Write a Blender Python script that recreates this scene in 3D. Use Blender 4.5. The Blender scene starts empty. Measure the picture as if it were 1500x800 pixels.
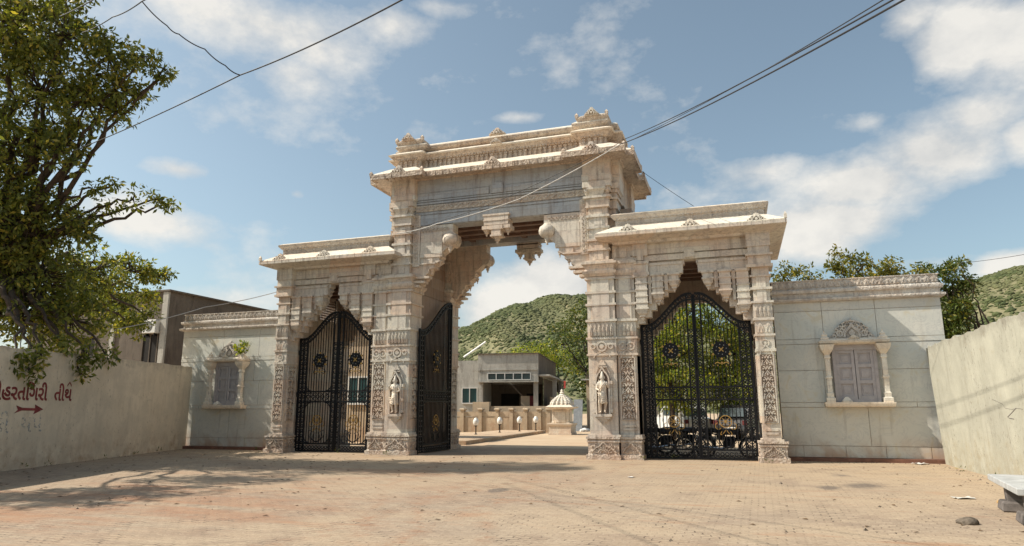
import bpy, bmesh, math, random
import numpy as np
from mathutils import Matrix, Vector
random.seed(7); RNG = np.random.default_rng(7)
PI = math.pi
col = bpy.context.scene.collection

# ------------------------------------------------------------------ helpers
class MB:
    def __init__(s): s.v=[]; s.f=[]; s.m=[]; s.M=None; s.mi=0
    def add(s, vs, fs):
        b=len(s.v)
        if s.M is not None: vs=[s.M@Vector(v) for v in vs]
        s.v += [tuple(v) for v in vs]; s.f += [tuple(b+i for i in f) for f in fs]; s.m += [s.mi]*len(fs)
    def box(s,x0,x1,y0,y1,z0,z1):
        s.add([(x0,y0,z0),(x1,y0,z0),(x1,y1,z0),(x0,y1,z0),(x0,y0,z1),(x1,y0,z1),(x1,y1,z1),(x0,y1,z1)],
              [(0,3,2,1),(4,5,6,7),(0,1,5,4),(1,2,6,5),(2,3,7,6),(3,0,4,7)])
    def loft(s, plan, prof):
        n=len(plan); rings=[]
        nor=[]
        for i in range(n):
            a=plan[i]; b=plan[(i+1)%n]; dx,dy=b[0]-a[0],b[1]-a[1]; l=math.hypot(dx,dy); nor.append((dy/l,-dx/l))
        vs=[]
        for z,o in prof:
            for i in range(n):
                n0=nor[i-1]; n1=nor[i]
                vs.append((plan[i][0]+o*(n0[0]+n1[0]), plan[i][1]+o*(n0[1]+n1[1]), z))
        fs=[tuple(range(n-1,-1,-1)), tuple((len(prof)-1)*n+i for i in range(n))]
        for k in range(len(prof)-1):
            for i in range(n):
                j=(i+1)%n; fs.append((k*n+i,k*n+j,(k+1)*n+j,(k+1)*n+i))
        s.add(vs,fs)
    def rect(s,x0,x1,y0,y1,prof): s.loft([(x0,y0),(x1,y0),(x1,y1),(x0,y1)],prof)
    def poly(s, pts, w0, w1):            # polygon in local u,v extruded along w
        n=len(pts)
        s.add([(u,v,w0) for u,v in pts]+[(u,v,w1) for u,v in pts],
              [tuple(range(n-1,-1,-1)),tuple(range(n,2*n))]+[(i,(i+1)%n,n+(i+1)%n,n+i) for i in range(n)])
    def ribbon(s, pts, wd, w0, w1, closed=False):
        n=len(pts); L=[];R=[]
        for i in range(n):
            if closed: a=pts[i-1]; b=pts[(i+1)%n]
            else: a=pts[max(i-1,0)]; b=pts[min(i+1,n-1)]
            dx,dy=b[0]-a[0],b[1]-a[1]; l=math.hypot(dx,dy) or 1
            nx,ny=-dy/l*wd/2,dx/l*wd/2
            L.append((pts[i][0]+nx,pts[i][1]+ny)); R.append((pts[i][0]-nx,pts[i][1]-ny))
        vs=[];fs=[]
        for i in range(n): vs += [(*L[i],w0),(*R[i],w0),(*R[i],w1),(*L[i],w1)]
        rng=range(n) if closed else range(n-1)
        for i in rng:
            a=4*i; b=4*((i+1)%n)
            for k in range(4): fs.append((a+k,a+(k+1)%4,b+(k+1)%4,b+k))
        if not closed: fs += [(3,2,1,0),(4*n-4,4*n-3,4*n-2,4*n-1)]
        s.add(vs,fs)
    def tube(s, pts, r, n=6, r1=None):
        pts=[Vector(p) for p in pts]; m=len(pts); vs=[];fs=[]
        t=(pts[1]-pts[0]).normalized(); up=Vector((0,0,1)) if abs(t.z)<.9 else Vector((1,0,0))
        a=t.cross(up).normalized()
        for i in range(m):
            t=(pts[min(i+1,m-1)]-pts[max(i-1,0)]).normalized()
            a=(a-t*a.dot(t)).normalized(); b=t.cross(a)
            rr = r if r1 is None else r+(r1-r)*i/(m-1)
            for k in range(n):
                an=2*PI*k/n; vs.append(pts[i]+a*(rr*math.cos(an))+b*(rr*math.sin(an)))
        for i in range(m-1):
            for k in range(n): fs.append((i*n+k,i*n+(k+1)%n,(i+1)*n+(k+1)%n,(i+1)*n+k))
        fs += [tuple(range(n-1,-1,-1)),tuple((m-1)*n+k for k in range(n))]
        s.add(vs,fs)
    def lathe(s, cx,cy, prof, n=16, rot=0):     # prof: (r,z) bottom to top
        vs=[];fs=[]
        for r,z in prof:
            for k in range(n):
                an=2*PI*k/n+rot; vs.append((cx+r*math.cos(an),cy+r*math.sin(an),z))
        for i in range(len(prof)-1):
            for k in range(n): fs.append((i*n+k,i*n+(k+1)%n,(i+1)*n+(k+1)%n,(i+1)*n+k))
        fs += [tuple(range(n-1,-1,-1)),tuple((len(prof)-1)*n+k for k in range(n))]
        s.add(vs,fs)
    def disc(s,u,v,r,w0,w1,n=10,r1=None):
        r1=r if r1 is None else r1
        vs=[(u+r*math.cos(2*PI*k/n),v+r*math.sin(2*PI*k/n),w0) for k in range(n)]+[(u+r1*math.cos(2*PI*k/n),v+r1*math.sin(2*PI*k/n),w1) for k in range(n)]
        s.add(vs,[tuple(range(n-1,-1,-1)),tuple(range(n,2*n))]+[(i,(i+1)%n,n+(i+1)%n,n+i) for i in range(n)])
    def ring(s,u,v,r,wd,w0,w1,n=16): s.ribbon([(u+r*math.cos(2*PI*k/n),v+r*math.sin(2*PI*k/n)) for k in range(n)],wd,w0,w1,True)
    def build(s, name, mats, parent=None, smooth=False, recalc=True, bevel=0):
        me=bpy.data.meshes.new(name); me.from_pydata(s.v,[],s.f)
        if not isinstance(mats,(list,tuple)): mats=[mats]
        for m in mats: me.materials.append(m)
        if len(mats)>1: me.polygons.foreach_set('material_index',s.m)
        if recalc:
            bm=bmesh.new(); bm.from_mesh(me); bmesh.ops.recalc_face_normals(bm,faces=bm.faces); bm.to_mesh(me); bm.free()
        if smooth: me.polygons.foreach_set('use_smooth',[True]*len(me.polygons))
        me.update()
        o=bpy.data.objects.new(name,me); col.objects.link(o)
        if parent is not None: o.parent=parent
        if bevel:
            b=o.modifiers.new('b','BEVEL'); b.width=bevel; b.segments=1; b.limit_method='ANGLE'
        return o

def frame(o,u,w):                       # local u (right), v (up = z), w (outward)
    u=Vector(u); w=Vector(w); v=Vector((0,0,1))
    return Matrix(((u.x,v.x,w.x,o[0]),(u.y,v.y,w.y,o[1]),(u.z,v.z,w.z,o[2]),(0,0,0,1)))
FRONT=lambda x,y,z: frame((x,y,z),(1,0,0),(0,-1,0))
BACK=lambda x,y,z: frame((x,y,z),(-1,0,0),(0,1,0))
RIGHTF=lambda x,y,z: frame((x,y,z),(0,1,0),(1,0,0))
LEFTF=lambda x,y,z: frame((x,y,z),(0,-1,0),(-1,0,0))
MX=Matrix.Diagonal((-1,1,1,1))
def tag(o,label=None,cat=None,group=None,kind=None):
    if label: o['label']=label
    if cat: o['category']=cat
    if group: o['group']=group
    if kind: o['kind']=kind
    return o
def thing(name,label,cat,loc=(0,0,0),rz=0,group=None):
    o=bpy.data.objects.new(name,None); o.empty_display_size=.3; col.objects.link(o); o.location=loc; o.rotation_euler=(0,0,rz)
    return tag(o,label,cat,group)
def copy_tree(o,parent=None):
    c=o.copy(); col.objects.link(c)
    if parent is not None: c.parent=parent
    for ch in [x for x in bpy.data.objects if x.parent==o]: copy_tree(ch,c)
    return c

# ------------------------------------------------------------------ materials
class NT:
    def __init__(s,name):
        s.mat=bpy.data.materials.new(name); s.mat.use_nodes=True; s.t=s.mat.node_tree; s.t.nodes.clear()
        s.out=s.n('ShaderNodeOutputMaterial'); s.tc=s.n('ShaderNodeTexCoord').outputs['Object']
    def n(s,ty,**k):
        nd=s.t.nodes.new(ty)
        for a,b in k.items(): setattr(nd,a,b)
        return nd
    def l(s,a,b): s.t.links.new(a,b)
    def map(s,scale=(1,1,1),rot=(0,0,0),loc=(0,0,0),src=None):
        m=s.n('ShaderNodeMapping'); m.inputs['Scale'].default_value=scale; m.inputs['Rotation'].default_value=rot; m.inputs['Location'].default_value=loc
        s.l(src or s.tc,m.inputs['Vector']); return m.outputs[0]
    def noise(s,scale,detail=4,rough=.55,vec=None,dist=0):
        m=s.n('ShaderNodeTexNoise'); m.inputs['Scale'].default_value=scale; m.inputs['Detail'].default_value=detail; m.inputs['Roughness'].default_value=rough; m.inputs['Distortion'].default_value=dist
        s.l(vec or s.tc,m.inputs['Vector']); return m.outputs[0]
    def vor(s,scale,vec=None,feature='F1'):
        m=s.n('ShaderNodeTexVoronoi',feature=feature); m.inputs['Scale'].default_value=scale; s.l(vec or s.tc,m.inputs['Vector']); return m.outputs[0]
    def rmp(s,v,a,b,lo=0,hi=1):
        m=s.n('ShaderNodeMapRange'); m.inputs[1].default_value=a; m.inputs[2].default_value=b; m.inputs[3].default_value=lo; m.inputs[4].default_value=hi; m.clamp=True
        s.l(v,m.inputs[0]); return m.outputs[0]
    def mth(s,op,a,b=None):
        m=s.n('ShaderNodeMath',operation=op)
        for i,x in enumerate((a,b)):
            if x is None: continue
            if isinstance(x,(int,float)): m.inputs[i].default_value=x
            else: s.l(x,m.inputs[i])
        return m.outputs[0]
    def mix(s,f,a,b,mode='MIX'):
        m=s.n('ShaderNodeMix',data_type='RGBA',blend_type=mode)
        for i,x in ((0,f),(6,a),(7,b)):
            if isinstance(x,(int,float)): m.inputs[i].default_value=x
            elif isinstance(x,tuple): m.inputs[i].default_value=(*x,1)
            else: s.l(x,m.inputs[i])
        return m.outputs[2]
    def sep(s,v=None):
        m=s.n('ShaderNodeSeparateXYZ'); s.l(v or s.tc,m.inputs[0]); return m.outputs
    def finish(s,colr,rough=.8,bump=None,bs=.3,bd=.02,metal=0,spec=.4):
        p=s.n('ShaderNodeBsdfPrincipled'); s.p=p
        if isinstance(colr,tuple): p.inputs['Base Color'].default_value=(*colr,1)
        else: s.l(colr,p.inputs['Base Color'])
        if isinstance(rough,(int,float)): p.inputs['Roughness'].default_value=rough
        else: s.l(rough,p.inputs['Roughness'])
        p.inputs['Metallic'].default_value=metal; p.inputs['Specular IOR Level'].default_value=spec
        if bump is not None:
            b=s.n('ShaderNodeBump'); b.inputs['Strength'].default_value=bs; b.inputs['Distance'].default_value=bd; s.l(bump,b.inputs['Height']); s.l(b.outputs[0],p.inputs['Normal'])
        s.l(p.outputs[0],s.out.inputs[0]); return s.mat

def m_plain(name,c,rough=.7,metal=0,var=.15,scale=6,bs=.2,spec=.4):
    t=NT(name); nz=t.noise(scale,5); c2=tuple(x*(1-var*2.2) for x in c)
    return t.finish(t.mix(t.rmp(nz,.35,.7),c,c2),rough,nz,bs,.01,metal,spec)

def m_stone(name,cream=(.56,.46,.36),pink=(.52,.37,.28),grey=(.40,.41,.41),greyamt=.5,carve=0,dirt=1.0):
    t=NT(name)
    big=t.noise(.55,4,.55); med=t.noise(2.3,6,.6); fine=t.noise(22,5,.6)
    blk=t.n('ShaderNodeTexBrick'); blk.inputs['Scale'].default_value=1.0
    blk.offset=.43; blk.inputs['Brick Width'].default_value=1.25; blk.inputs['Row Height'].default_value=.42; blk.inputs['Mortar Size'].default_value=.006; blk.inputs['Mortar'].default_value=(.5,.5,.5,1)
    blk.inputs['Color1'].default_value=(0,0,0,1); blk.inputs['Color2'].default_value=(1,1,1,1)
    x,y,z=t.sep()[:3]
    cmb=t.n('ShaderNodeCombineXYZ'); t.l(t.mth('ADD',x,t.mth('MULTIPLY',y,.7)),cmb.inputs[0]); t.l(z,cmb.inputs[1]); t.l(cmb.outputs[0],blk.inputs['Vector'])
    bv=t.rmp(blk.outputs[0],0,1)
    c=t.mix(t.rmp(med,.35,.65),cream,pink)
    g=t.mth('MULTIPLY',t.rmp(t.mth('ADD',t.mth('MULTIPLY',big,.6),t.mth('MULTIPLY',bv,.4)),.38,.62),greyamt)
    c=t.mix(g,c,grey)
    c=t.mix(t.mth('MULTIPLY',t.rmp(bv,.3,1),.45),c,tuple(min(.78,q*1.28) for q in cream))
    vein=t.rmp(t.mth('ABSOLUTE',t.mth('SUBTRACT',t.noise(1.7,5,.6,dist=1.2),.5)),0,.03,.28,0)
    c=t.mix(vein,c,(.22,.23,.26))
    c=t.mix(t.mth('MULTIPLY',blk.outputs['Fac'],.32),c,(.2,.15,.12))
    st=t.noise(1,5,.65,t.map((7,7,.7)))
    c=t.mix(t.mth('MULTIPLY',t.rmp(st,.50,.70),.6*dirt),c,(.17,.125,.10)); blot=t.rmp(t.noise(4.2,6,.7,t.map((1,1,1.8),loc=(3,7,1))),.58,.70,0,.5*dirt); c=t.mix(blot,c,(.20,.16,.14))
    c=t.mix(t.mth('MULTIPLY',t.rmp(fine,.5,.75),.3*dirt),c,(.24,.17,.12))
    spl=t.mth('MULTIPLY',t.rmp(z,.75,.0),t.rmp(med,.3,.6))
    c=t.mix(t.mth('MULTIPLY',spl,.4),c,(.42,.24,.14))
    h=fine
    if carve:
        v1=t.vor(17,feature='SMOOTH_F1'); v2=t.noise(34,2,.5)
        h=t.mth('ADD',t.mth('MULTIPLY',v1,1.6),v2)
        c=t.mix(t.rmp(v1,.3,.55,0,.3 if dirt>.8 else .12),c,(.26,.18,.13))
    return t.finish(c,.62,h,.5 if carve else .25,.03 if carve else .012)

STONE=m_stone('stone_marble',cream=(.68,.575,.46),pink=(.62,.475,.37),grey=(.47,.485,.49)); CARVE=m_stone('carved_marble',cream=(.66,.57,.47),pink=(.60,.47,.37),carve=1)
GREYST=m_stone('grey_marble',cream=(.46,.47,.46),pink=(.42,.41,.40),grey=(.25,.30,.37),greyamt=.8)
OLDST=m_stone('weathered_marble',cream=(.64,.53,.42),pink=(.58,.44,.33),greyamt=.25,dirt=1.2,carve=1)
PALE=m_stone('pale_marble',cream=(.76,.67,.545),pink=(.70,.585,.465),greyamt=.15,dirt=.45)
INNER=m_stone('inner_marble',cream=(.33,.25,.185),pink=(.29,.19,.13),greyamt=.2)  # passage shade put into the colour: darker than the outer marble
CEIL=m_stone('ceiling_stone',cream=(.20,.12,.085),pink=(.16,.085,.06),grey=(.15,.12,.1),greyamt=.3)  # dimness under the ceiling put into a dark reddish-brown colour
RECESS=m_stone('shaded_recess_stone',cream=(.42,.32,.24),pink=(.36,.25,.18),grey=(.3,.27,.24),greyamt=.3)  # backing behind the carving: recess shade put into the stone colour
PCARVE=m_stone('pale_carved_marble',cream=(.62,.57,.50),pink=(.58,.50,.42),greyamt=.4,carve=1,dirt=.7)
REDST=m_plain('red_sandstone',(.22,.105,.07),.8,var=.2)

def m_slab():
    t=NT('annex_marble')
    a=t.noise(.9,5,.6,dist=.8); b=t.noise(2.2,6,.6,dist=1.5); f=t.noise(14,5)
    oi=t.n('ShaderNodeNewGeometry').outputs['Random Per Island']
    c=t.mix(t.rmp(a,.35,.65),(.66,.65,.59),(.55,.57,.53))
    c=t.mix(t.mth('MULTIPLY',oi,.55),c,(.50,.47,.41))
    c=t.mix(t.mth('MULTIPLY',t.rmp(b,.56,.68),.35),c,(.52,.42,.22))
    v=t.rmp(t.mth('ABSOLUTE',t.mth('SUBTRACT',b,.47)),0,.025,.3,0)
    c=t.mix(v,c,(.30,.31,.32))
    z=t.sep()[2]
    c=t.mix(t.mth('MULTIPLY',t.rmp(z,.75,.15),t.rmp(a,.42,.58,0,.75)),c,(.42,.25,.15))
    st=t.noise(1,4,.6,t.map((5,5,.5)))
    c=t.mix(t.rmp(st,.58,.75,0,.35),c,(.2,.17,.14))
    return t.finish(c,.45,f,.1,.01)
SLAB=m_slab()

def m_plaster(name,c1,c2,stain,dark,seed=0,streak=.55,topz=3.5):
    t=NT(name); v0=t.map(loc=(seed,seed,seed))
    a=t.noise(.5,6,.65,v0); b=t.noise(3,6,.65,v0); f=t.noise(30,4,.6,v0)
    st=t.noise(1,7,.75,t.map((2.6,2.6,.45),loc=(seed,0,0)),dist=.6); z=t.sep()[2]
    c=t.mix(t.rmp(a,.35,.65),c1,c2)
    c=t.mix(t.mth('MULTIPLY',t.rmp(st,.5,.7),streak),c,dark)
    c=t.mix(t.rmp(b,.58,.78,0,.6),c,stain)
    base=t.mth('MULTIPLY',t.rmp(z,1.0,.0),t.rmp(b,.38,.62))
    c=t.mix(t.mth('MULTIPLY',base,.85),c,stain)
    top=t.mth('MULTIPLY',t.rmp(t.mth('ADD',z,t.mth('MULTIPLY',b,1.2)),topz,topz+.35),.7)
    c=t.mix(top,c,dark)
    # peeled paint: small dark chips in drifts
    chip=t.mth('MULTIPLY',t.rmp(t.noise(1,5,.7,t.map((20,20,7),loc=(seed,3,1))),.60,.64),t.rmp(t.noise(.9,3,.5,t.map(loc=(seed+4,1,0))),.42,.56))
    c=t.mix(t.mth('MULTIPLY',chip,.9),c,tuple(q*.6 for q in dark)); patch=t.rmp(t.noise(1.4,5,.6,t.map(loc=(0,seed,2))),.44,.58,0,.5); c=t.mix(patch,c,tuple(q*.72 for q in c1))
    h=t.mth('ADD',t.mth('MULTIPLY',b,1.4),t.mth('SUBTRACT',t.mth('MULTIPLY',f,.4),t.mth('MULTIPLY',chip,.5)))
    return t.finish(c,.9,h,.5,.02)
PLL=m_plaster('tan_plaster',(.76,.66,.51),(.67,.57,.43),(.40,.27,.17),(.20,.155,.115),2,.3)
PLR=m_plaster('pale_plaster',(.46,.45,.37),(.37,.36,.30),(.30,.25,.16),(.2,.185,.15),9,.55)
CONC=m_plaster('stained_concrete',(.50,.48,.43),(.38,.36,.32),(.2,.15,.1),(.12,.10,.08),5,.8,99)
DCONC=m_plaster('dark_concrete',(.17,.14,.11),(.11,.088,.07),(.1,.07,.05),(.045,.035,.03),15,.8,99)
BEIGE=m_plaster('beige_plaster',(.50,.40,.28),(.44,.34,.24),(.34,.2,.12),(.16,.11,.08),21,.5,99)

IRON=m_plain('black_iron',(.006,.006,.008),.5,0,.1,30,.1,.25)
STUD=m_plain('dull_steel_stud',(.30,.28,.27),.4,.6,.1,30,0)
GOLD=m_plain('gold_paint',(.50,.30,.09),.4,.5,.2,30,0)
SHUT=m_plain('mauve_shutter_paint',(.42,.385,.385),.75,0,.08,9,.03)
DARKIN=m_plain('dark_interior',(.02,.017,.015),.9)
GLASS=m_plain('dark_glass',(.03,.05,.055),.12,0,.05,3,0,.8)
TEAL=m_plain('teal_glass',(.025,.07,.075),.15,0,.05,3,0,.7)
WHITEP=m_plain('white_paint',(.72,.71,.68),.4,0,.06,5,.05)
GLOBE=m_plain('milky_globe',(.78,.78,.75),.25,0,.03,5,0)
CABLE=m_plain('black_cable',(.03,.03,.035),.6); LCABLE=m_plain('pale_cable',(.55,.53,.5),.6)
BARK=m_plain('bark',(.08,.058,.042),.9,0,.2,8,.6)
RED=m_plain('maroon_paint',(.13,.02,.02),.75,0,.25,14,0)
def m_flake(name,c,a,b):
    t=NT(name); n=t.noise(14,5,.7); n2=t.noise(2.2,3)
    p=t.n('ShaderNodeBsdfPrincipled'); t.l(t.mix(t.rmp(n2,.35,.65),c,tuple(q*1.7+.02 for q in c)),p.inputs['Base Color']); p.inputs['Roughness'].default_value=.9
    tr=t.n('ShaderNodeBsdfTransparent'); mx=t.n('ShaderNodeMixShader'); t.l(t.rmp(n,a,b),mx.inputs[0]); t.l(p.outputs[0],mx.inputs[1]); t.l(tr.outputs[0],mx.inputs[2]); t.l(mx.outputs[0],t.out.inputs[0]); return t.mat
REDP=m_flake('flaking_red_paint',(.15,.022,.02),.55,.66)
BLUEG=m_flake('faded_blue_paint',(.36,.37,.36),.34,.54) if 1 else m_plain('faded_blue_paint',(.30,.31,.31),.9,0,.1,14,0)
RUB=m_plain('rubber',(.02,.02,.02),.8); CHROME=m_plain('chrome',(.5,.5,.5),.2,1,.05,5,0)
ROCK=m_plain('grey_rock',(.16,.13,.10),.9,0,.3,12,.8)
BENCH=m_plain('bench_concrete',(.46,.47,.47),.6,0,.15,5,.2); DKC=m_plain('dark_cement',(.17,.15,.14),.9,0,.3,9,.6)
PAPER=m_plain('paper',(.62,.6,.55),.8)

def m_leaf(name,a,b,cc,trans=.35):
    t=NT(name); r=t.n('ShaderNodeNewGeometry').outputs['Random Per Island']
    big=t.noise(.8,3)
    c=t.mix(t.rmp(t.mth('ADD',t.mth('MULTIPLY',r,.6),t.mth('MULTIPLY',big,.4)),.25,.75),a,b)
    c=t.mix(t.rmp(r,.86,.9),c,cc)
    p=t.n('ShaderNodeBsdfPrincipled'); t.l(c,p.inputs['Base Color']); p.inputs['Roughness'].default_value=.42; p.inputs['Specular IOR Level'].default_value=.4
    tr=t.n('ShaderNodeBsdfTranslucent'); t.l(t.mix(1.0,c,(1.3,1.25,.45),'MULTIPLY'),tr.inputs[0])
    mx=t.n('ShaderNodeMixShader'); mx.inputs[0].default_value=trans; t.l(p.outputs[0],mx.inputs[1]); t.l(tr.outputs[0],mx.inputs[2]); t.l(mx.outputs[0],t.out.inputs[0])
    return t.mat
LEAFA=m_leaf('broad_leaf',(.085,.11,.025),(.25,.27,.06),(.42,.36,.08),.45)
LEAFB=m_leaf('mid_leaf',(.045,.075,.015),(.12,.15,.03),(.25,.22,.04))
LEAFB2=m_leaf('yellowing_leaf',(.08,.10,.02),(.22,.21,.04),(.36,.28,.06),.45)
LEAFC=m_leaf('sunlit_leaf',(.12,.18,.03),(.32,.35,.055),(.55,.48,.10),.55)

def m_ground():
    t=NT('paver_ground')
    v=t.map(rot=(0,0,math.radians(1.5)))
    x,y,z=t.sep(v)[:3]
    # zig-zag edged interlocking pavers
    def tri(c,p): return t.mth('MULTIPLY',t.mth('SUBTRACT',t.mth('PINGPONG',t.mth('ADD',c,50),p),p/2),.30)
    cm=t.n('ShaderNodeCombineXYZ'); t.l(t.mth('ADD',x,tri(y,.06)),cm.inputs[0]); t.l(t.mth('ADD',y,tri(x,.06)),cm.inputs[1])
    bk=t.n('ShaderNodeTexBrick'); bk.offset=.5
    for k,val in (('Scale',1.0),('Brick Width',.21),('Row Height',.115),('Mortar Size',.0095),('Mortar Smooth',.3),('Bias',0)): bk.inputs[k].default_value=val
    bk.inputs['Color1'].default_value=(0,0,0,1); bk.inputs['Color2'].default_value=(1,1,1,1); bk.inputs['Mortar'].default_value=(.5,.5,.5,1)
    t.l(cm.outputs[0],bk.inputs['Vector'])
    big=t.noise(.22,5,.6); med=t.noise(1.1,6,.65); fine=t.noise(9,6,.7)
    bc=t.mix(bk.outputs[0],(.37,.285,.205),(.27,.205,.15))
    bc=t.mix(t.rmp(big,.35,.65,0,.5),bc,(.39,.32,.24))
    dash=t.rmp(t.noise(1.9,6,.75,t.map(loc=(7,7,0))),.50,.62,.13,.95)
    mort=t.mth('MULTIPLY',t.mth('MULTIPLY',bk.outputs['Fac'],dash),t.rmp(med,.32,.52,.5,1))
    c=bc
    # red earth dragged in by wheels, drifting towards the gateway
    dr=t.noise(1,6,.65,t.map((.16,1.7,1),rot=(0,0,math.radians(-62))))
    cx=t.rmp(t.mth('ABSOLUTE',t.mth('ADD',x,t.mth('MULTIPLY',y,-.22))),.6,7.5,1,0)
    dust=t.mth('MULTIPLY',t.mth('MULTIPLY',t.rmp(t.mth('ADD',t.mth('MULTIPLY',dr,.7),t.mth('MULTIPLY',med,.3)),.44,.58),cx),1.0)
    c=t.mix(dust,c,(.33,.17,.095))
    c=t.mix(t.rmp(fine,.56,.74,0,.5),c,(.20,.135,.09))
    # loose sand over the joints
    sand=t.rmp(t.noise(.6,7,.7,t.map(loc=(4,2,0))),.52,.66,0,.45)
    c=t.mix(sand,c,(.40,.31,.215))
    spk=t.rmp(t.noise(3.3,6,.75,t.map(loc=(9,2,0))),.60,.66,0,.7)
    c=t.mix(spk,c,(.17,.12,.09))
    pat=t.rmp(t.noise(.33,5,.6,t.map(loc=(31,12,0)),1.0),.42,.60,0,.7); c=t.mix(pat,c,(.42,.325,.225)); near=t.mth('MULTIPLY',t.rmp(y,-9,-.5),t.rmp(med,.35,.6,.3,.8)); c=t.mix(near,c,(.44,.335,.22))
    pat2=t.rmp(t.noise(.5,6,.7,t.map(loc=(3,42,0)),1.0),.54,.64,0,.6); c=t.mix(pat2,c,(.27,.20,.145))
    wob=t.mth('MULTIPLY',t.mth('SUBTRACT',t.noise(.25,2,.5),.5),1.6)
    for x0,kx,cv in ((1.0,-.06,.012),(2.5,-.03,.012),(3.4,.12,.004),(4.9,.15,.004),(-1.2,-.2,.01)):
        q=t.mth('ADD',t.mth('MULTIPLY',y,kx),t.mth('MULTIPLY',t.mth('POWER',y,2),cv))
        d=t.mth('ABSOLUTE',t.mth('SUBTRACT',t.mth('ADD',x,wob),t.mth('ADD',q,x0)))
        tk=t.mth('MULTIPLY',t.rmp(t.mth('ADD',d,t.mth('MULTIPLY',fine,.25)),.38,.12),t.rmp(t.noise(3.5,6,.7),.46,.62,.0,.65)); c=t.mix(tk,c,(.31,.17,.10))
    # oil stains
    for sx,sy,sr in ((9.7,-4.9,.9),(9.0,-5.6,.5),(9.5,-2.9,.5),(3.2,-8.0,.35)):
        d=t.mth('SQRT',t.mth('ADD',t.mth('POWER',t.mth('SUBTRACT',x,sx),2),t.mth('POWER',t.mth('MULTIPLY',t.mth('SUBTRACT',y,sy),.55),2)))
        k=t.rmp(t.mth('SUBTRACT',d,t.mth('MULTIPLY',med,sr*1.6)),-.25*sr,-.75*sr+.1,0,.75)
        c=t.mix(k,c,(.10,.085,.075))
    c=t.mix(t.mth('MULTIPLY',bk.outputs[0],.10),c,(.16,.11,.08))
    c=t.mix(t.rmp(t.noise(28,4,.75),.52,.66,0,.45),c,(.17,.12,.085)); c=t.mix(t.rmp(t.noise(21,4,.75,t.map(loc=(3,3,3))),.55,.66,0,.4),c,(.58,.48,.37))
    c=t.mix(mort,c,(.05,.035,.025))
    rd=t.rmp(t.noise(1,7,.72,t.map((.3,1.5,1),rot=(0,0,math.radians(-55)),loc=(5,8,0)),.6),.56,.66,0,.55); c=t.mix(rd,c,(.34,.18,.10))
    h=t.mth('ADD',t.mth('MULTIPLY',bk.outputs['Fac'],-.7),t.mth('MULTIPLY',fine,1.1))
    h=t.mth('ADD',h,t.mth('MULTIPLY',bk.outputs[0],.25))
    return t.finish(c,.92,h,.6,.014)
PAVE=m_ground()
def m_earth():
    t=NT('dry_earth'); a=t.noise(.15,6,.65); b=t.noise(1.5,6,.7); f=t.noise(12,5,.7)
    c=t.mix(t.rmp(a,.35,.65),(.42,.30,.2),(.50,.38,.26)); c=t.mix(t.rmp(b,.55,.7,0,.6),c,(.38,.22,.13)); c=t.mix(t.rmp(f,.6,.75,0,.4),c,(.2,.14,.1))
    return t.finish(c,.95,t.mth('ADD',b,f),.4,.03)
EARTH=m_earth()
def m_hill():
    t=NT('hill_scrub_ground'); a=t.noise(.012,5,.6); b=t.noise(.06,6,.7)
    c=t.mix(t.rmp(a,.38,.62),(.13,.135,.06),(.20,.18,.10)); c=t.mix(t.rmp(b,.5,.7,0,.7),c,(.30,.25,.14)); c=t.mix(t.rmp(t.noise(.2,5,.7),.45,.6,0,.5),c,(.05,.065,.02))
    return t.finish(c,.95,b,.5,1.5)
HILL=m_hill()
def m_bush():
    t=NT('hill_bush'); r=t.n('ShaderNodeNewGeometry').outputs['Random Per Island']
    c=t.mix(r,(.05,.068,.024),(.10,.115,.042)); c=t.mix(t.rmp(t.noise(.02,4,.6),.45,.62,0,.6),c,(.17,.165,.08))
    return t.finish(c,.9,t.noise(1.2,4),.8,.6)
BUSH=m_bush()

# ------------------------------------------------------------------ camera geometry
F=992.2; pit,yaw,rol=[math.radians(a) for a in (11.28,18.27,-.15)]
CAM=Vector((7.37,-20.47,1.5))
fw=Vector((-math.sin(yaw)*math.cos(pit),math.cos(yaw)*math.cos(pit),math.sin(pit))); rt=Vector((math.cos(yaw),math.sin(yaw),0)); up=rt.cross(fw)
r2=rt*math.cos(rol)+up*math.sin(rol); u2=-rt*math.sin(rol)+up*math.cos(rol)
cd=bpy.data.cameras.new('camera'); cam=bpy.data.objects.new('camera',cd); col.objects.link(cam); bpy.context.scene.camera=cam
cam.matrix_world=Matrix(((r2.x,u2.x,-fw.x,CAM.x),(r2.y,u2.y,-fw.y,CAM.y),(r2.z,u2.z,-fw.z,CAM.z),(0,0,0,1)))
cd.sensor_width=36; cd.lens=F/1500*36; cd.clip_end=6000; cd.clip_start=.05
def ray(x,y): return r2*((x-750)/F)+u2*(-(y-400)/F)+fw
def at(x,y,d): return CAM+ray(x,y).normalized()*d
def aty(x,y,Y): r=ray(x,y); return CAM+r*((Y-CAM.y)/r.y)

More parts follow.
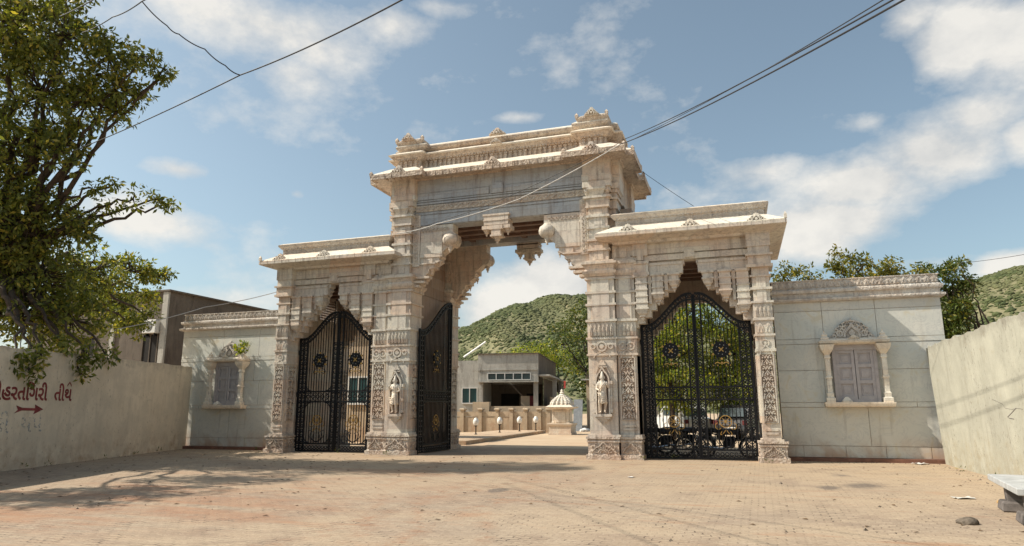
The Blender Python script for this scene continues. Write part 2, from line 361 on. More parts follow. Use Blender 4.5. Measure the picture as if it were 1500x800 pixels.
# ------------------------------------------------------------------ ornament
def bez(p0,p1,p2,p3,n=7):
    o=[]
    for i in range(n+1):
        t=i/n; a=(1-t)**3; b=3*(1-t)**2*t; c=3*(1-t)*t*t; d=t**3
        o.append((a*p0[0]+b*p1[0]+c*p2[0]+d*p3[0],a*p0[1]+b*p1[1]+c*p2[1]+d*p3[1]))
    return o
def ogee(cx,z0,w,h,n=6):
    l=bez((cx-w/2,z0),(cx-w/2,z0+.6*h),(cx-.12*w,z0+.55*h),(cx,z0+h),n)
    return l+[(2*cx-u,v) for u,v in l[-2::-1]]
def carved(mb,W,z0,z1,b=.03,d=.045):
    """raised arabesque between z0,z1, width W centred at u=0"""
    d=max(d,.045); mb.ribbon([(-W/2,z0),(-W/2,z1),(W/2,z1),(W/2,z0)],b,0,d,True)
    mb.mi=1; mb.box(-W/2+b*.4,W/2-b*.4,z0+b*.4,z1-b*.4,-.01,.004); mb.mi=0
    w=W-2.2*b; n=max(1,round((z1-z0)/(w*1.05))); h=(z1-z0-.04)/n
    for i in range(n):
        a=z0+.03+i*h
        mb.ribbon(ogee(0,a,w*.96,h*.95),w*.085,0,d)
        mb.ribbon(ogee(0,a+.04*h,w*.5,h*.55),w*.07,0,d*.8)
        mb.poly([(0,a+.08*h),(w*.09,a+.22*h),(0,a+.4*h),(-w*.09,a+.22*h)],0,d)
        for sg in (-1,1):
            mb.ribbon(bez((sg*w*.46,a+h*.45),(sg*w*.1,a+h*.5),(sg*w*.1,a+h*.95),(sg*w*.36,a+h*.92),5),w*.075,0,d)
            mb.disc(sg*w*.37,a+h*.72,w*.075,0,d*1.1,6)
            mb.ribbon(bez((sg*w*.33,a+h*.05),(sg*w*.5,a+h*.2),(sg*w*.3,a+h*.35),(sg*w*.22,a+h*.16),4),w*.06,0,d*.8)
def fan(mb,W,z0,h,d=.035):
    """plinth ornament: half-rosette beneath a peaked arch with scrolls"""
    for k,r in enumerate((.13,.2)): mb.ribbon([(W*r*math.cos(PI*i/8),z0+W*r*math.sin(PI*i/8)*.8) for i in range(9)],W*.03,0,d)
    for i in range(9):
        a=PI*(i+.5)/9; mb.ribbon([(W*.23*math.cos(a),z0+W*.19*math.sin(a)),(W*.33*math.cos(a),z0+min(h*.8,W*.3*math.sin(a)))],W*.03,0,d)
    mb.ribbon([(-W*.48,z0+.02),(-W*.3,z0+h*.45),(-W*.14,z0+h*.62),(0,z0+h),(W*.14,z0+h*.62),(W*.3,z0+h*.45),(W*.48,z0+.02)],W*.05,0,d*1.2)
    for sg in (-1,1):
        mb.ring(sg*W*.38,z0+h*.5,W*.06,W*.03,0,d,8); mb.ring(sg*W*.27,z0+h*.72,W*.045,W*.025,0,d,8)
def petals(mb,L,z0,h,p,d=.03):
    n=max(1,int(L/p)); p=L/n
    for i in range(n):
        c=(i+.5)*p
        mb.poly([(c-p*.4,z0),(c+p*.4,z0),(c+p*.42,z0+h*.5),(c+p*.2,z0+h*.8),(c,z0+h),(c-p*.2,z0+h*.8),(c-p*.42,z0+h*.5)],0,d)
        mb.ribbon(ogee(c,z0+h*.05,p*.42,h*.7,4),p*.08,0,d*1.5)
def roundels(mb,L,z0,h,p,d=.02):
    n=max(1,int(L/p)); p=L/n
    for i in range(n):
        c=(i+.5)*p; mb.ring(c,z0+h/2,h*.32,h*.12,0,d,8); mb.disc(c,z0+h/2,h*.1,0,d,5); mb.box(c+p/2-.008,c+p/2+.008,z0,z0+h,0,d*.8)
def ribs(mb,L,z0,h,p,wd,d=.04):
    n=max(1,int(L/p)); p=L/n
    for i in range(n):
        c=(i+.5)*p; mb.box(c-wd/2,c+wd/2,z0,z0+h,0,d); mb.box(c-wd*.7,c+wd*.7,z0+h*.8,z0+h,0,d*1.4)
def scallops(mb,L,z0,h,p,d=.03):
    n=max(1,int(L/p)); p=L/n
    for i in range(n):
        c=(i+.5)*p; mb.poly([(c-p*.48,z0+h),(c-p*.4,z0+h*.4),(c,z0),(c+p*.4,z0+h*.4),(c+p*.48,z0+h)],0,d)
def crest(mb,W,h,d=.1,z0=0):
    """pierced triangular acroterion"""
    out=[(-W/2,z0),(W/2,z0)]; n=4
    for i in range(n):
        u=W/2*(1-i/n); v=z0+h*(i/n)**1.15; du=W/2/n; dv=h/n
        out += [(u*1.0,v+dv*.45),(u-du*.35,v+dv*.75),(u-du*.75,v+dv*.7)]
    out.append((0,z0+h)); out += [(-a,b) for a,b in out[-2:1:-1]]
    mb.poly(out,-d/2,d/2*.5)
    mb.ribbon(ogee(0,z0+h*.08,W*.34,h*.62),W*.05,0,d*.8); mb.disc(0,z0+h*.28,W*.07,0,d*.8,8)
    for sg in (-1,1):
        mb.ring(sg*W*.27,z0+h*.25,W*.06,W*.035,0,d*.75,8); mb.ring(sg*W*.39,z0+h*.13,W*.035,W*.03,0,d*.75,7); mb.ring(sg*W*.17,z0+h*.5,W*.04,W*.03,0,d*.75,7)
def bell(mb,x,y,z,r,h):      # pendant finial hanging below z
    mb.lathe(x,y,[(.004,z-h),(r*.3,z-h*.82),(r*.22,z-h*.7),(r*.7,z-h*.48),(r*.55,z-h*.4),(r,z-h*.15),(r,z)],12)

# ================================================================== GATEWAY
gate=thing('stone_gateway','tall carved marble gateway with raised centre and two lower side arches','gateway',(0,0,0))
D=4.35
def both(fn,name,mats,parent=gate,**k):      # mirror pair, two separate parts
    r=[]
    for sx in (1,-1):
        mb=MB(); mb.base = None if sx==1 else MX
        fn(mb,sx); r.append(mb.build(name,mats,parent,**k))
    return r
def setM(mb,sx,m=None):
    base=Matrix.Identity(4) if sx==1 else MX
    mb.M = base@m if m is not None else base

# --- pier: plinth, lower shafts, capital, upper shaft
def pier_levels(zs):   # from list of ring z positions produce gently ringed prof
    pr=[]
    for (a,b,o) in zs: o=o*1.5 if o>.02 else o; pr += [(a,o),(b,o)]
    return pr
LOW=[(.66,.72,.05),(.72,1.0,0),(1.0,3.06,0),(3.06,3.12,.03),(3.12,3.56,.015),(3.56,3.62,.035),(3.62,4.1,.01),(4.1,4.17,.04),(4.17,4.6,0),(4.6,4.67,.035),(4.67,4.98,0),(4.98,5.05,.035),(5.05,5.42,0),(5.42,5.5,.04)]
def plinth_prof(h=.66): return [(0,.06),(.13,.06),(.13,.02),(.17,.0),(h*.72,.0),(h*.76,.03),(h*.84,.03),(h*.86,.0),(h*.9,.05),(h,.05)]
def pier(sx,rear=False):
    Y=(lambda y:y) if not rear else (lambda y:D-y)
    def R(mb,x0,x1,y0,y1,pr):
        a,b=sorted((Y(y0),Y(y1))); mb.rect(x0,x1,a,b,pr)
    def FR(x,y,z):
        return FRONT(x,Y(y),z) if not rear else BACK(x,Y(y),z)
    mb=MB(); setM(mb,sx)
    R(mb,3.05,3.9,.08,.95,pier_levels(LOW)); R(mb,3.93,4.5,.2,.95,pier_levels(LOW))
    R(mb,3.15,4.5,.3,1.15,[(.6,0),(5.5,0)])
    # vertical arrises on the shaft faces
    for z0,z1 in ((4.17,4.6),(4.67,4.98),(5.05,5.42)):
        R(mb,3.2,3.74,.045,.3,[(z0,0),(z1,0)]); R(mb,4.03,4.4,.165,.4,[(z0,0),(z1,0)])
    # mid capital
    cp=[(5.5,-.02),(5.52,.04),(5.6,.10),(5.68,.12),(5.68,.06),(5.76,.03),(5.86,.08),(5.9,.14),(5.97,.14),(5.97,.05),(6.03,.05)]
    R(mb,3.05,3.88,.05,1.0,cp); R(mb,3.3,4.5,.2,1.0,[(z,o*.7) for z,o in cp])
    # upper shaft
    up_=[(6.03,6.35,0),(6.35,6.42,.04),(6.42,6.66,.0),(6.66,6.74,.045),(6.74,7.06,0),(7.06,7.14,.04),(7.14,7.44,.0),(7.44,7.51,.045),(7.51,7.76,.0),(7.76,7.82,.05),(7.82,8.06,.04),(8.06,8.13,.09),(8.13,8.3,.03),(8.3,8.42,.07),(8.42,8.5,.10),(8.5,8.6,.10),(8.6,8.66,.03)]
    R(mb,3.15,3.76,.1,.9,pier_levels(up_))
    R(mb,3.3,3.98,.42,1.1,pier_levels([(a,b,o*.8) for a,b,o in up_]))
    R(mb,3.32,3.60,.075,.4,[(6.06,0),(7.7,0)])
    R(mb,3.5,4.5,.5,1.2,[(5.5,0),(7.0,0)]); R(mb,3.85,4.42,.26,.62,[(5.95,0),(6.52,0)]); R(mb,3.9,4.3,.23,.3,[(6.12,0),(6.4,0)])
    R(mb,3.0,3.88,.05,1.0,[(8.62,0),(8.68,.03),(8.86,.03),(8.9,0),(9.5,0)])
    R(mb,3.3,3.62,.01,.3,[(8.68,0),(9.12,0)])
    R(mb,3.6,4.12,.45,1.25,[(8.3,-.12),(8.42,0),(8.62,0),(8.9,.02),(8.95,0),(9.5,0)])
    for x in (3.12,3.78): bell(mb,x,Y(.08),8.32,.09,.22)
    R(mb,3.2,3.7,-.03,.4,[(8.13,-.06),(8.28,.0),(8.34,.05),(8.42,.05)])
    p=mb.build('pier',STONE,gate)
    # plinth
    mb=MB(); setM(mb,sx)
    R(mb,2.98,3.9,.04,1.1,plinth_prof()); R(mb,3.95,4.55,.14,1.1,plinth_prof())
    if not rear or True:
        for cx,w,y in ((3.44,.8,.04),(4.25,.52,.14)):
            setM(mb,sx,FR(cx,y,0)); fan(mb,w,.18,.34)
        if sx==-1 or rear:
            a=.55; setM(mb,sx,LEFTF(2.98,Y(a),0)); fan(mb,.8,.18,.34)
    mb.build('plinth',CARVE,p)
    # carving
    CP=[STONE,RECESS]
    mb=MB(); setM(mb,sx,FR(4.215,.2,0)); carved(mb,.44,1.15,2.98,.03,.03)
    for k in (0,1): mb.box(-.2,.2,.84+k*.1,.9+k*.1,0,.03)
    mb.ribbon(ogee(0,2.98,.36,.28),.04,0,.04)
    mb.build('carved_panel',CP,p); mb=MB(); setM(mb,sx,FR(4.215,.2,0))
    mb.M=mb.M@Matrix.Translation((-.24,0,0)); roundels(mb,.48,3.16,.36,.24,.045); petals(mb,.48,3.66,.38,.12,.045)
    mb.build('carved_band',STONE,p)
    mb=MB(); setM(mb,sx,FR(3.475,.065,0)); mb.ring(0,3.34,.14,.05,0,.045,12); mb.disc(0,3.34,.07,0,.05,8)
    for sg in (-1,1): mb.ring(sg*.27,3.34,.07,.035,0,.04,8)
    mb.M=mb.M@Matrix.Translation((-.38,0,0)); petals(mb,.76,3.66,.38,.126,.05)
    mb.build('carved_band',STONE,p)
    # niche for the figure
    mb=MB(); setM(mb,sx,FR(3.475,.08,0))
    mb.ribbon([(-.2,1.32),(-.2,2.25)]+bez((-.2,2.25),(-.2,2.55),(-.06,2.5),(0,2.72),6)+bez((0,2.72),(.06,2.5),(.2,2.55),(.2,2.25),6)[1:]+[(.2,1.32)],.045,0,.13)
    for sg in (-1,1):
        for z,r in ((1.36,.05),(1.75,.04),(2.2,.05)): mb.box(sg*.25-r,sg*.25+r,z,z+.1,0,.12)
        mb.box(sg*.25-.025,sg*.25+.025,1.36,2.3,0,.09)
        mb.ribbon([(sg*.27,2.3),(sg*.18,2.6),(0,2.95)],.035,0,.04)
    mb.box(-.27,.27,1.24,1.32,0,.2); mb.box(-.2,.2,1.17,1.24,0,.15); mb.box(-.12,.12,1.1,1.17,0,.1); mb.box(-.05,.05,1.04,1.1,0,.06)
    mb.box(-.11,.11,2.76,2.82,0,.08); mb.box(-.07,.07,2.82,2.88,0,.07); mb.box(-.14,.14,2.7,2.74,0,.07)
    mb.ribbon(ogee(0,3.0,.5,.2),.03,0,.05)
    mb.build('niche',STONE,p)
    if sx==-1 or rear:
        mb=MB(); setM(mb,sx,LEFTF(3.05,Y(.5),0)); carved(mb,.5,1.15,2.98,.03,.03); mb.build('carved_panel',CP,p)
    mb=MB(); setM(mb,sx,FR(3.475,.078,0)); mb.poly([(-.19,1.33),(.19,1.33),(.19,2.3),(.08,2.52),(0,2.68),(-.08,2.52),(-.19,2.3)],0,.004)
    mb.build('niche_back',INNER,p)
    return p
piers={}
for sx in (1,-1):
    for rear in (False,True): piers[(sx,rear)]=pier(sx,rear)

# --- carved figures (one continuous body each, grown from a skinned skeleton)
def figure(px,flip,parent,staff):
    J={'pel':(0,0,.62,.085),'bel':(.01,-.01,.72,.08),'chest':(.0,-.015,.86,.095),'neck':(0,-.01,.985,.035),'head':(.0,-.03,1.07,.07),'crown':(0,-.02,1.19,.045),'tip':(0,-.02,1.26,.02),
       'hl':(-.055,0,.58,.07),'kl':(-.075,-.05,.34,.05),'al':(-.07,0,.06,.032),'fl':(-.085,-.09,.025,.025),
       'hr':(.055,0,.58,.07),'kr':(.10,-.06,.35,.05),'ar':(.06,-.01,.08,.032),'fr':(.09,-.1,.03,.025),
       'sl':(-.125,0,.92,.045),'el':(-.18,-.03,.74,.032),'wl':(-.10,-.13,.70,.024),'gl':(-.07,-.16,.715,.022),
       'sr':(.125,0,.92,.045),'er':(.19,-.03,.76,.032),'wr':(.16,-.12,.88,.024),'gr':(.15,-.14,.93,.022)}
    E_=[('pel','bel'),('bel','chest'),('chest','neck'),('neck','head'),('head','crown'),('crown','tip'),('pel','hl'),('hl','kl'),('kl','al'),('al','fl'),('pel','hr'),('hr','kr'),('kr','ar'),('ar','fr'),
        ('chest','sl'),('sl','el'),('el','wl'),('wl','gl'),('chest','sr'),('sr','er'),('er','wr'),('wr','gr')]
    ks=list(J); me=bpy.data.meshes.new('statue'); me.from_pydata([(J[k][0]*flip,J[k][1],J[k][2]) for k in ks],[(ks.index(a),ks.index(b)) for a,b in E_],[])
    o=bpy.data.objects.new('statue',me); col.objects.link(o); me.materials.append(PALE)
    sk=o.modifiers.new('skin','SKIN'); 
    for i,k in enumerate(ks): me.skin_vertices[0].data[i].radius=(J[k][3],J[k][3]); me.skin_vertices[0].data[i].use_root=(k=='pel')
    sk.use_smooth_shade=True; ss=o.modifiers.new('sub','SUBSURF'); ss.levels=ss.render_levels=2
    o.parent=parent; o.location=(px,-.02,1.325); tag(o,'pale carved standing figure with raised hand and staff in a niche')
    # garment, face, staff, halo
    mb=MB()
    for z0,z1,a,b in ((.30,.62,.15,.125),): 
        mb.lathe(0,-.01,[(a,z0),(a*.93,z0+.08),(b*.92,z1-.06),(b*.85,z1),(b*.7,z1+.04)],14)
    for i in range(4): mb.tube([(flip*(-.13+.02*i),-.12,.62-.06*i),(0,-.15,.5-.07*i),(flip*.13,-.13,.52-.05*i)],.012,5)
    mb.tube([(flip*.1,-.1,.95),(0,-.115,.8),(flip*-.1,-.1,.68)],.018,5)
    mb.build('drapery',PALE,o,smooth=True)
    mb=MB()
    mb.lathe(-.024,-.098,[(.001,1.08),(.008,1.086),(.001,1.092)],6); mb.lathe(.024,-.098,[(.001,1.08),(.008,1.086),(.001,1.092)],6)
    mb.tube([(0,-.1,1.09),(0,-.118,1.055)],.007,5,.012); mb.box(-.02,.02,-.105,-.09,1.025,1.034)
    for s_ in (-1,1): mb.box(s_*.07-.012,s_*.07+.012,-.05,-.02,1.04,1.1)
    mb.build('face',PALE,o)
    mb=MB(); mb.tube([(flip*-.07,-.165,1.0 if staff else .8),(flip*-.1,-.13,.02)],.014,6,.018)
    mb.build('staff',PALE,o)
figure(3.475,1,piers[(1,False)],True); figure(-3.475,-1,piers[(-1,False)],True)

# --- passage walls: marble slabs between front and rear piers
def pw(mb,sx):
    setM(mb,sx); mb.box(3.24,4.4,1.0,D-1.0,.0,7.9)
    zs=[.0,.7,1.9,3.1,4.3,5.5,6.7,7.75]
    for i in range(len(zs)-1):
        ys=[1.15,2.2,D-1.15] if i%2 else [1.15,1.9,2.7,D-1.15]
        for j in range(len(ys)-1):
            mb.box(3.19,3.24,ys[j]+.006,ys[j+1]-.006,zs[i]+.006,zs[i+1]-.006); mb.box(4.4,4.44,ys[j]+.006,ys[j+1]-.006,zs[i]+.006,min(5.4,zs[i+1])-.006) if zs[i]<5.3 else None
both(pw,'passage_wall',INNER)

# --- outer pilasters of the wings
OUT=[(.58,.64,.04),(.64,.9,0),(.9,3.06,0),(3.06,3.14,.025),(3.14,3.5,.01),(3.5,3.56,.03),(3.56,3.95,0),(3.95,4.02,.03),(4.02,4.45,.02),(4.45,4.51,.045),(4.51,4.84,-.01),(4.84,4.91,.04),(4.91,5.22,0),(5.22,5.27,.035),(5.27,5.5,0),(5.5,5.58,.08),(5.58,5.84,.05),(5.84,5.9,.09),(5.9,6.12,.04),(6.12,6.5,.06)]
for sx in (1,-1):
    for rear in (False,True):
        Y=(lambda y:y) if not rear else (lambda y:D-y)
        def R(mb,x0,x1,y0,y1,pr):
            a,b=sorted((Y(y0),Y(y1))); mb.rect(x0,x1,a,b,pr)
        mb=MB(); setM(mb,sx); R(mb,7.92,8.4,.1,.75,pier_levels(OUT))
        for z0,z1 in ((4.91,5.22),(4.51,4.84)): R(mb,8.03,8.29,.065,.3,[(z0,0),(z1,0)])
        R(mb,8.02,8.34,.015,.3,[(6.15,0),(6.28,0)]); R(mb,8.1,8.26,.008,.3,[(6.28,0),(6.42,0)])
        p=mb.build('pilaster',STONE,gate)
        mb=MB(); setM(mb,sx); R(mb,7.82,8.52,.06,.82,plinth_prof(.58)); setM(mb,sx,FRONT(8.17,.06,0) if not rear else BACK(8.17,D-.06,0)); fan(mb,.62,.15,.32)
        setM(mb,sx,LEFTF(7.82,Y(.44),0)); fan(mb,.55,.15,.32)
        mb.build('plinth',CARVE,p)
        mb=MB(); setM(mb,sx,FRONT(8.16,.1,0) if not rear else BACK(8.16,D-.1,0)); carved(mb,.36,1.08,2.98,.028,.028)
        for k in (0,1): mb.box(-.17,.17,.76+k*.1,.82+k*.1,0,.03)
        mb.ribbon(ogee(0,2.98,.32,.28),.035,0,.04)
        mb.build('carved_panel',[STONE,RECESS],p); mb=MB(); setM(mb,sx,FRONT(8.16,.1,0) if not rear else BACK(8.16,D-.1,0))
        mb.ring(0,3.3,.1,.035,0,.03,10); mb.disc(0,3.3,.04,0,.04,6)
        mb.M=mb.M@Matrix.Translation((-.22,0,0)); petals(mb,.44,4.06,.36,.11,.035); ribs(mb,.44,5.6,.22,.075,.03,.07); petals(mb,.44,3.6,.3,.22,.02)
        mb.build('carved_band',STONE,p); mb=MB()
        setM(mb,sx,LEFTF(7.92,Y(.44),0)); carved(mb,.42,1.08,2.98,.028,.028)
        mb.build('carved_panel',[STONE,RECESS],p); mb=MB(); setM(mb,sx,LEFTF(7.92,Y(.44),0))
        mb.M=mb.M@Matrix.Translation((-.25,0,0)); petals(mb,.5,4.06,.36,.11,.03)
        mb.build('carved_band',STONE,p)

# --- side walls of the wings behind the outer pilasters
def sw(mb,sx):
    setM(mb,sx); mb.box(8.0,8.38,.75,D-.75,0,4.9); mb.box(8.0,8.38,.75,2.1,4.9,6.4); mb.box(8.0,8.38,3.3,D-.75,4.9,6.4); mb.box(8.0,8.38,2.1,3.3,5.8,6.4)
both(sw,'side_wall',STONE)
def jali(mb,sx):
    setM(mb,sx)
    for i in range(13): mb.box(8.05,8.09,2.1+i*.1,2.135+i*.1,4.9,5.8)
    for i in range(10): mb.box(8.052,8.088,2.1,3.3,4.9+i*.1,4.935+i*.1)
both(jali,'pierced_screen',INNER)

# --- wing lintel plates with stepped corbels and pendants (front and rear)
def wing_front(sx,rear):
    Y=(lambda y:y) if not rear else (lambda y:D-y)
    def B(mb,x0,x1,y0,y1,z0,z1): a,b=sorted((Y(y0),Y(y1))); mb.box(x0,x1,a,b,z0,z1)
    cx=6.2; mb=MB(); setM(mb,sx)
    # stepped plate: half outlines of the cusped opening
    half=[(.17,5.92),(.17,5.8),(.24,5.76),(.21,5.68),(.3,5.62),(.27,5.54),(.36,5.48),(.45,5.2),(.52,5.2),(.52,4.98),(.7,4.98),(.7,4.84),(.86,4.84),(.86,4.62),(1.06,4.62),(1.06,4.42),(1.22,4.42),(1.22,4.2),(1.42,4.2),(1.42,4.02),(1.62,4.02),(1.62,3.9)]
    if rear: half=[(.0,5.1),(.52,5.1)]+half[9:]
    for sg in (-1,1):
        pl=[(cx+sg*u,z) for u,z in half]+[(cx+sg*1.75,3.9),(cx+sg*1.75,6.55),(cx,6.55)]+([] if rear else [(cx,5.92)])
        if sg==-1: pl=pl[:len(half)]+[(4.4,3.9),(4.4,6.55),(cx,6.55)]+([] if rear else [(cx,5.92)])
        m=(Matrix.Identity(4) if sx==1 else MX)@frame((0,Y(.62),0),(1,0,0),(0,-1,0))
        mb.M=m; mb.poly(pl,-.0 if not rear else -.3, .3 if not rear else 0)
    setM(mb,sx)
    # horizontal courses on the face
    for x0,x1 in ((4.4,5.98),(6.42,7.95)): B(mb,x0,x1,.2,.4,5.5,5.56); B(mb,x0,x1-.0,.23,.4,5.56,5.78)
    B(mb,4.4,5.96,.2,.4,5.78,5.86); B(mb,6.44,7.95,.2,.4,5.78,5.86)
    B(mb,4.4,8.0,.22,.5,5.93,6.1)
    B(mb,4.4,8.0,.25,.5,6.15,6.5)
    B(mb,6.05,6.35,.17,.4,5.97,6.2)
    B(mb,4.5,4.95,.14,.4,6.1,6.5); B(mb,4.62,4.82,.11,.4,5.95,6.3); B(mb,4.5,4.95,.16,.4,5.58,5.84)
    B(mb,4.5,4.98,.12,.4,5.84,5.93); B(mb,4.5,4.98,.12,.4,5.48,5.58)
    p=mb.build('wing_lintel',[STONE],gate)
    # corbel blocks with hanging bells
    for sg in (-1,1):
        for a,b,zb in ((.33,.66,5.2),(.80,1.16,4.82),(1.28,1.66,4.38)):
            mb=MB(); setM(mb,sx); x0,x1=sorted((cx+sg*a,cx+sg*b)); y0,y1=sorted((Y(.08),Y(.5)))
            lv=[(zb,.0),(zb+.05,.0),(zb+.05,.03),(zb+.1,.03),(zb+.1,0)]
            z=zb+.1
            while z<5.3: lv += [(z+.14,0),(z+.14,.02),(z+.18,.02),(z+.18,0)]; z+=.2
            lv += [(5.42,0),(5.44,.04),(5.5,.04)]
            lv=[q for q in lv if q[0]<=5.5]
            mb.rect(x0+.02,x1-.02,y0+.03,y1,lv)
            c=(x0+x1)/2; w=(x1-x0)/2-.03; yc=Y(.3)
            mb.rect(c-w*.62,c+w*.62,yc-.12,yc+.12,[(zb-.28,-.09),(zb-.22,-.05),(zb-.19,-.06),(zb-.16,-.01),(zb-.12,-.02),(zb-.08,.03),(zb-.04,.05),(zb,.05)]); mb.build('corbel',STONE,p)
        # narrow shafts between the corbels
        for a,b,zb in ((.68,.78,5.0),(1.18,1.26,4.6)):
            mb=MB(); setM(mb,sx)
            x0,x1=sorted((cx+sg*a,cx+sg*b)); y0,y1=sorted((Y(.2),Y(.5))); mb.rect(x0,x1,y0,y1,[(zb,0),(5.2,0),(5.22,.02),(5.48,.02)]); mb.build('colonnette',STONE,p)
for sx in (1,-1):
    for rear in (False,True): wing_front(sx,rear)

# --- wing ceilings
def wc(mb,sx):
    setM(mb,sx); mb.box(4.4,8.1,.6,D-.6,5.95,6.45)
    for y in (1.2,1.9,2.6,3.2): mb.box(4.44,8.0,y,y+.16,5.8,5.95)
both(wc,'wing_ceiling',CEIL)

# --- wing eaves and parapets
def we(mb,sx):
    setM(mb,sx); mb.loft([(3.98,.1),(8.42,.1),(8.42,D-.1),(3.98,D-.1)],[(6.48,.06),(6.55,.1),(6.63,.5),(6.65,.54),(6.75,.54)])
    for y0 in (-.44,):
        setM(mb,sx,FRONT(0,y0,0))
        for u in np.arange(4.1,8.9,.3): mb.box(u-.007,u+.007,6.66,6.79,-.002,.006)
both(we,'eave',STONE)
def wt(mb,sx):
    setM(mb,sx); mb.loft([(3.98,.1),(8.42,.1),(8.42,D-.1),(3.98,D-.1)],[(6.745,.5),(6.77,.52),(6.79,.5),(7.07,.02),(7.08,0)])
both(wt,'eave_top',PALE)  # paler than the eave below: sunlight on the slope put into the colour
def wp(mb,sx):
    setM(mb,sx); pl=[(4.0,.16),(8.4,.16),(8.4,D-.16),(4.0,D-.16)]
    mb.loft(pl,[(7.02,0),(7.30,0),(7.30,.05),(7.33,.07),(7.38,.12),(7.43,.14),(7.43,.0)])
    setM(mb,sx,FRONT(4.02,.16,0)); roundels(mb,4.36,7.08,.16,.16,.02); scallops(mb,4.4,7.27,.09,.13,.06)
    setM(mb,sx,RIGHTF(8.4,.18,0)); roundels(mb,D-.4,7.08,.16,.16,.02); scallops(mb,D-.4,7.27,.09,.13,.06)
both(wp,'parapet',PCARVE)
def wcap(mb,sx):
    setM(mb,sx); mb.rect(4.0,8.4,.16,D-.16,[(7.432,.12),(7.45,.13),(7.5,.02),(7.51,0)])
both(wcap,'parapet_cap',PALE)  # pale strip added to make the parapet's top edge look sunlit
for sx in (1,-1):
    for x in (4.45,6.3,8.15):
        mb=MB(); setM(mb,sx,FRONT(x,-.3,0)); crest(mb,.62,.28,.14,6.76); mb.build('crest',PALE,gate)
    mb=MB(); setM(mb,sx)
    for (x,y) in ((8.93,-.41),): mb.rect(x-.04,x+.04,y-.04,y+.04,[(6.78,0),(6.9,0),(6.98,-.035)])
    mb.build('corner_horn',PALE,gate)

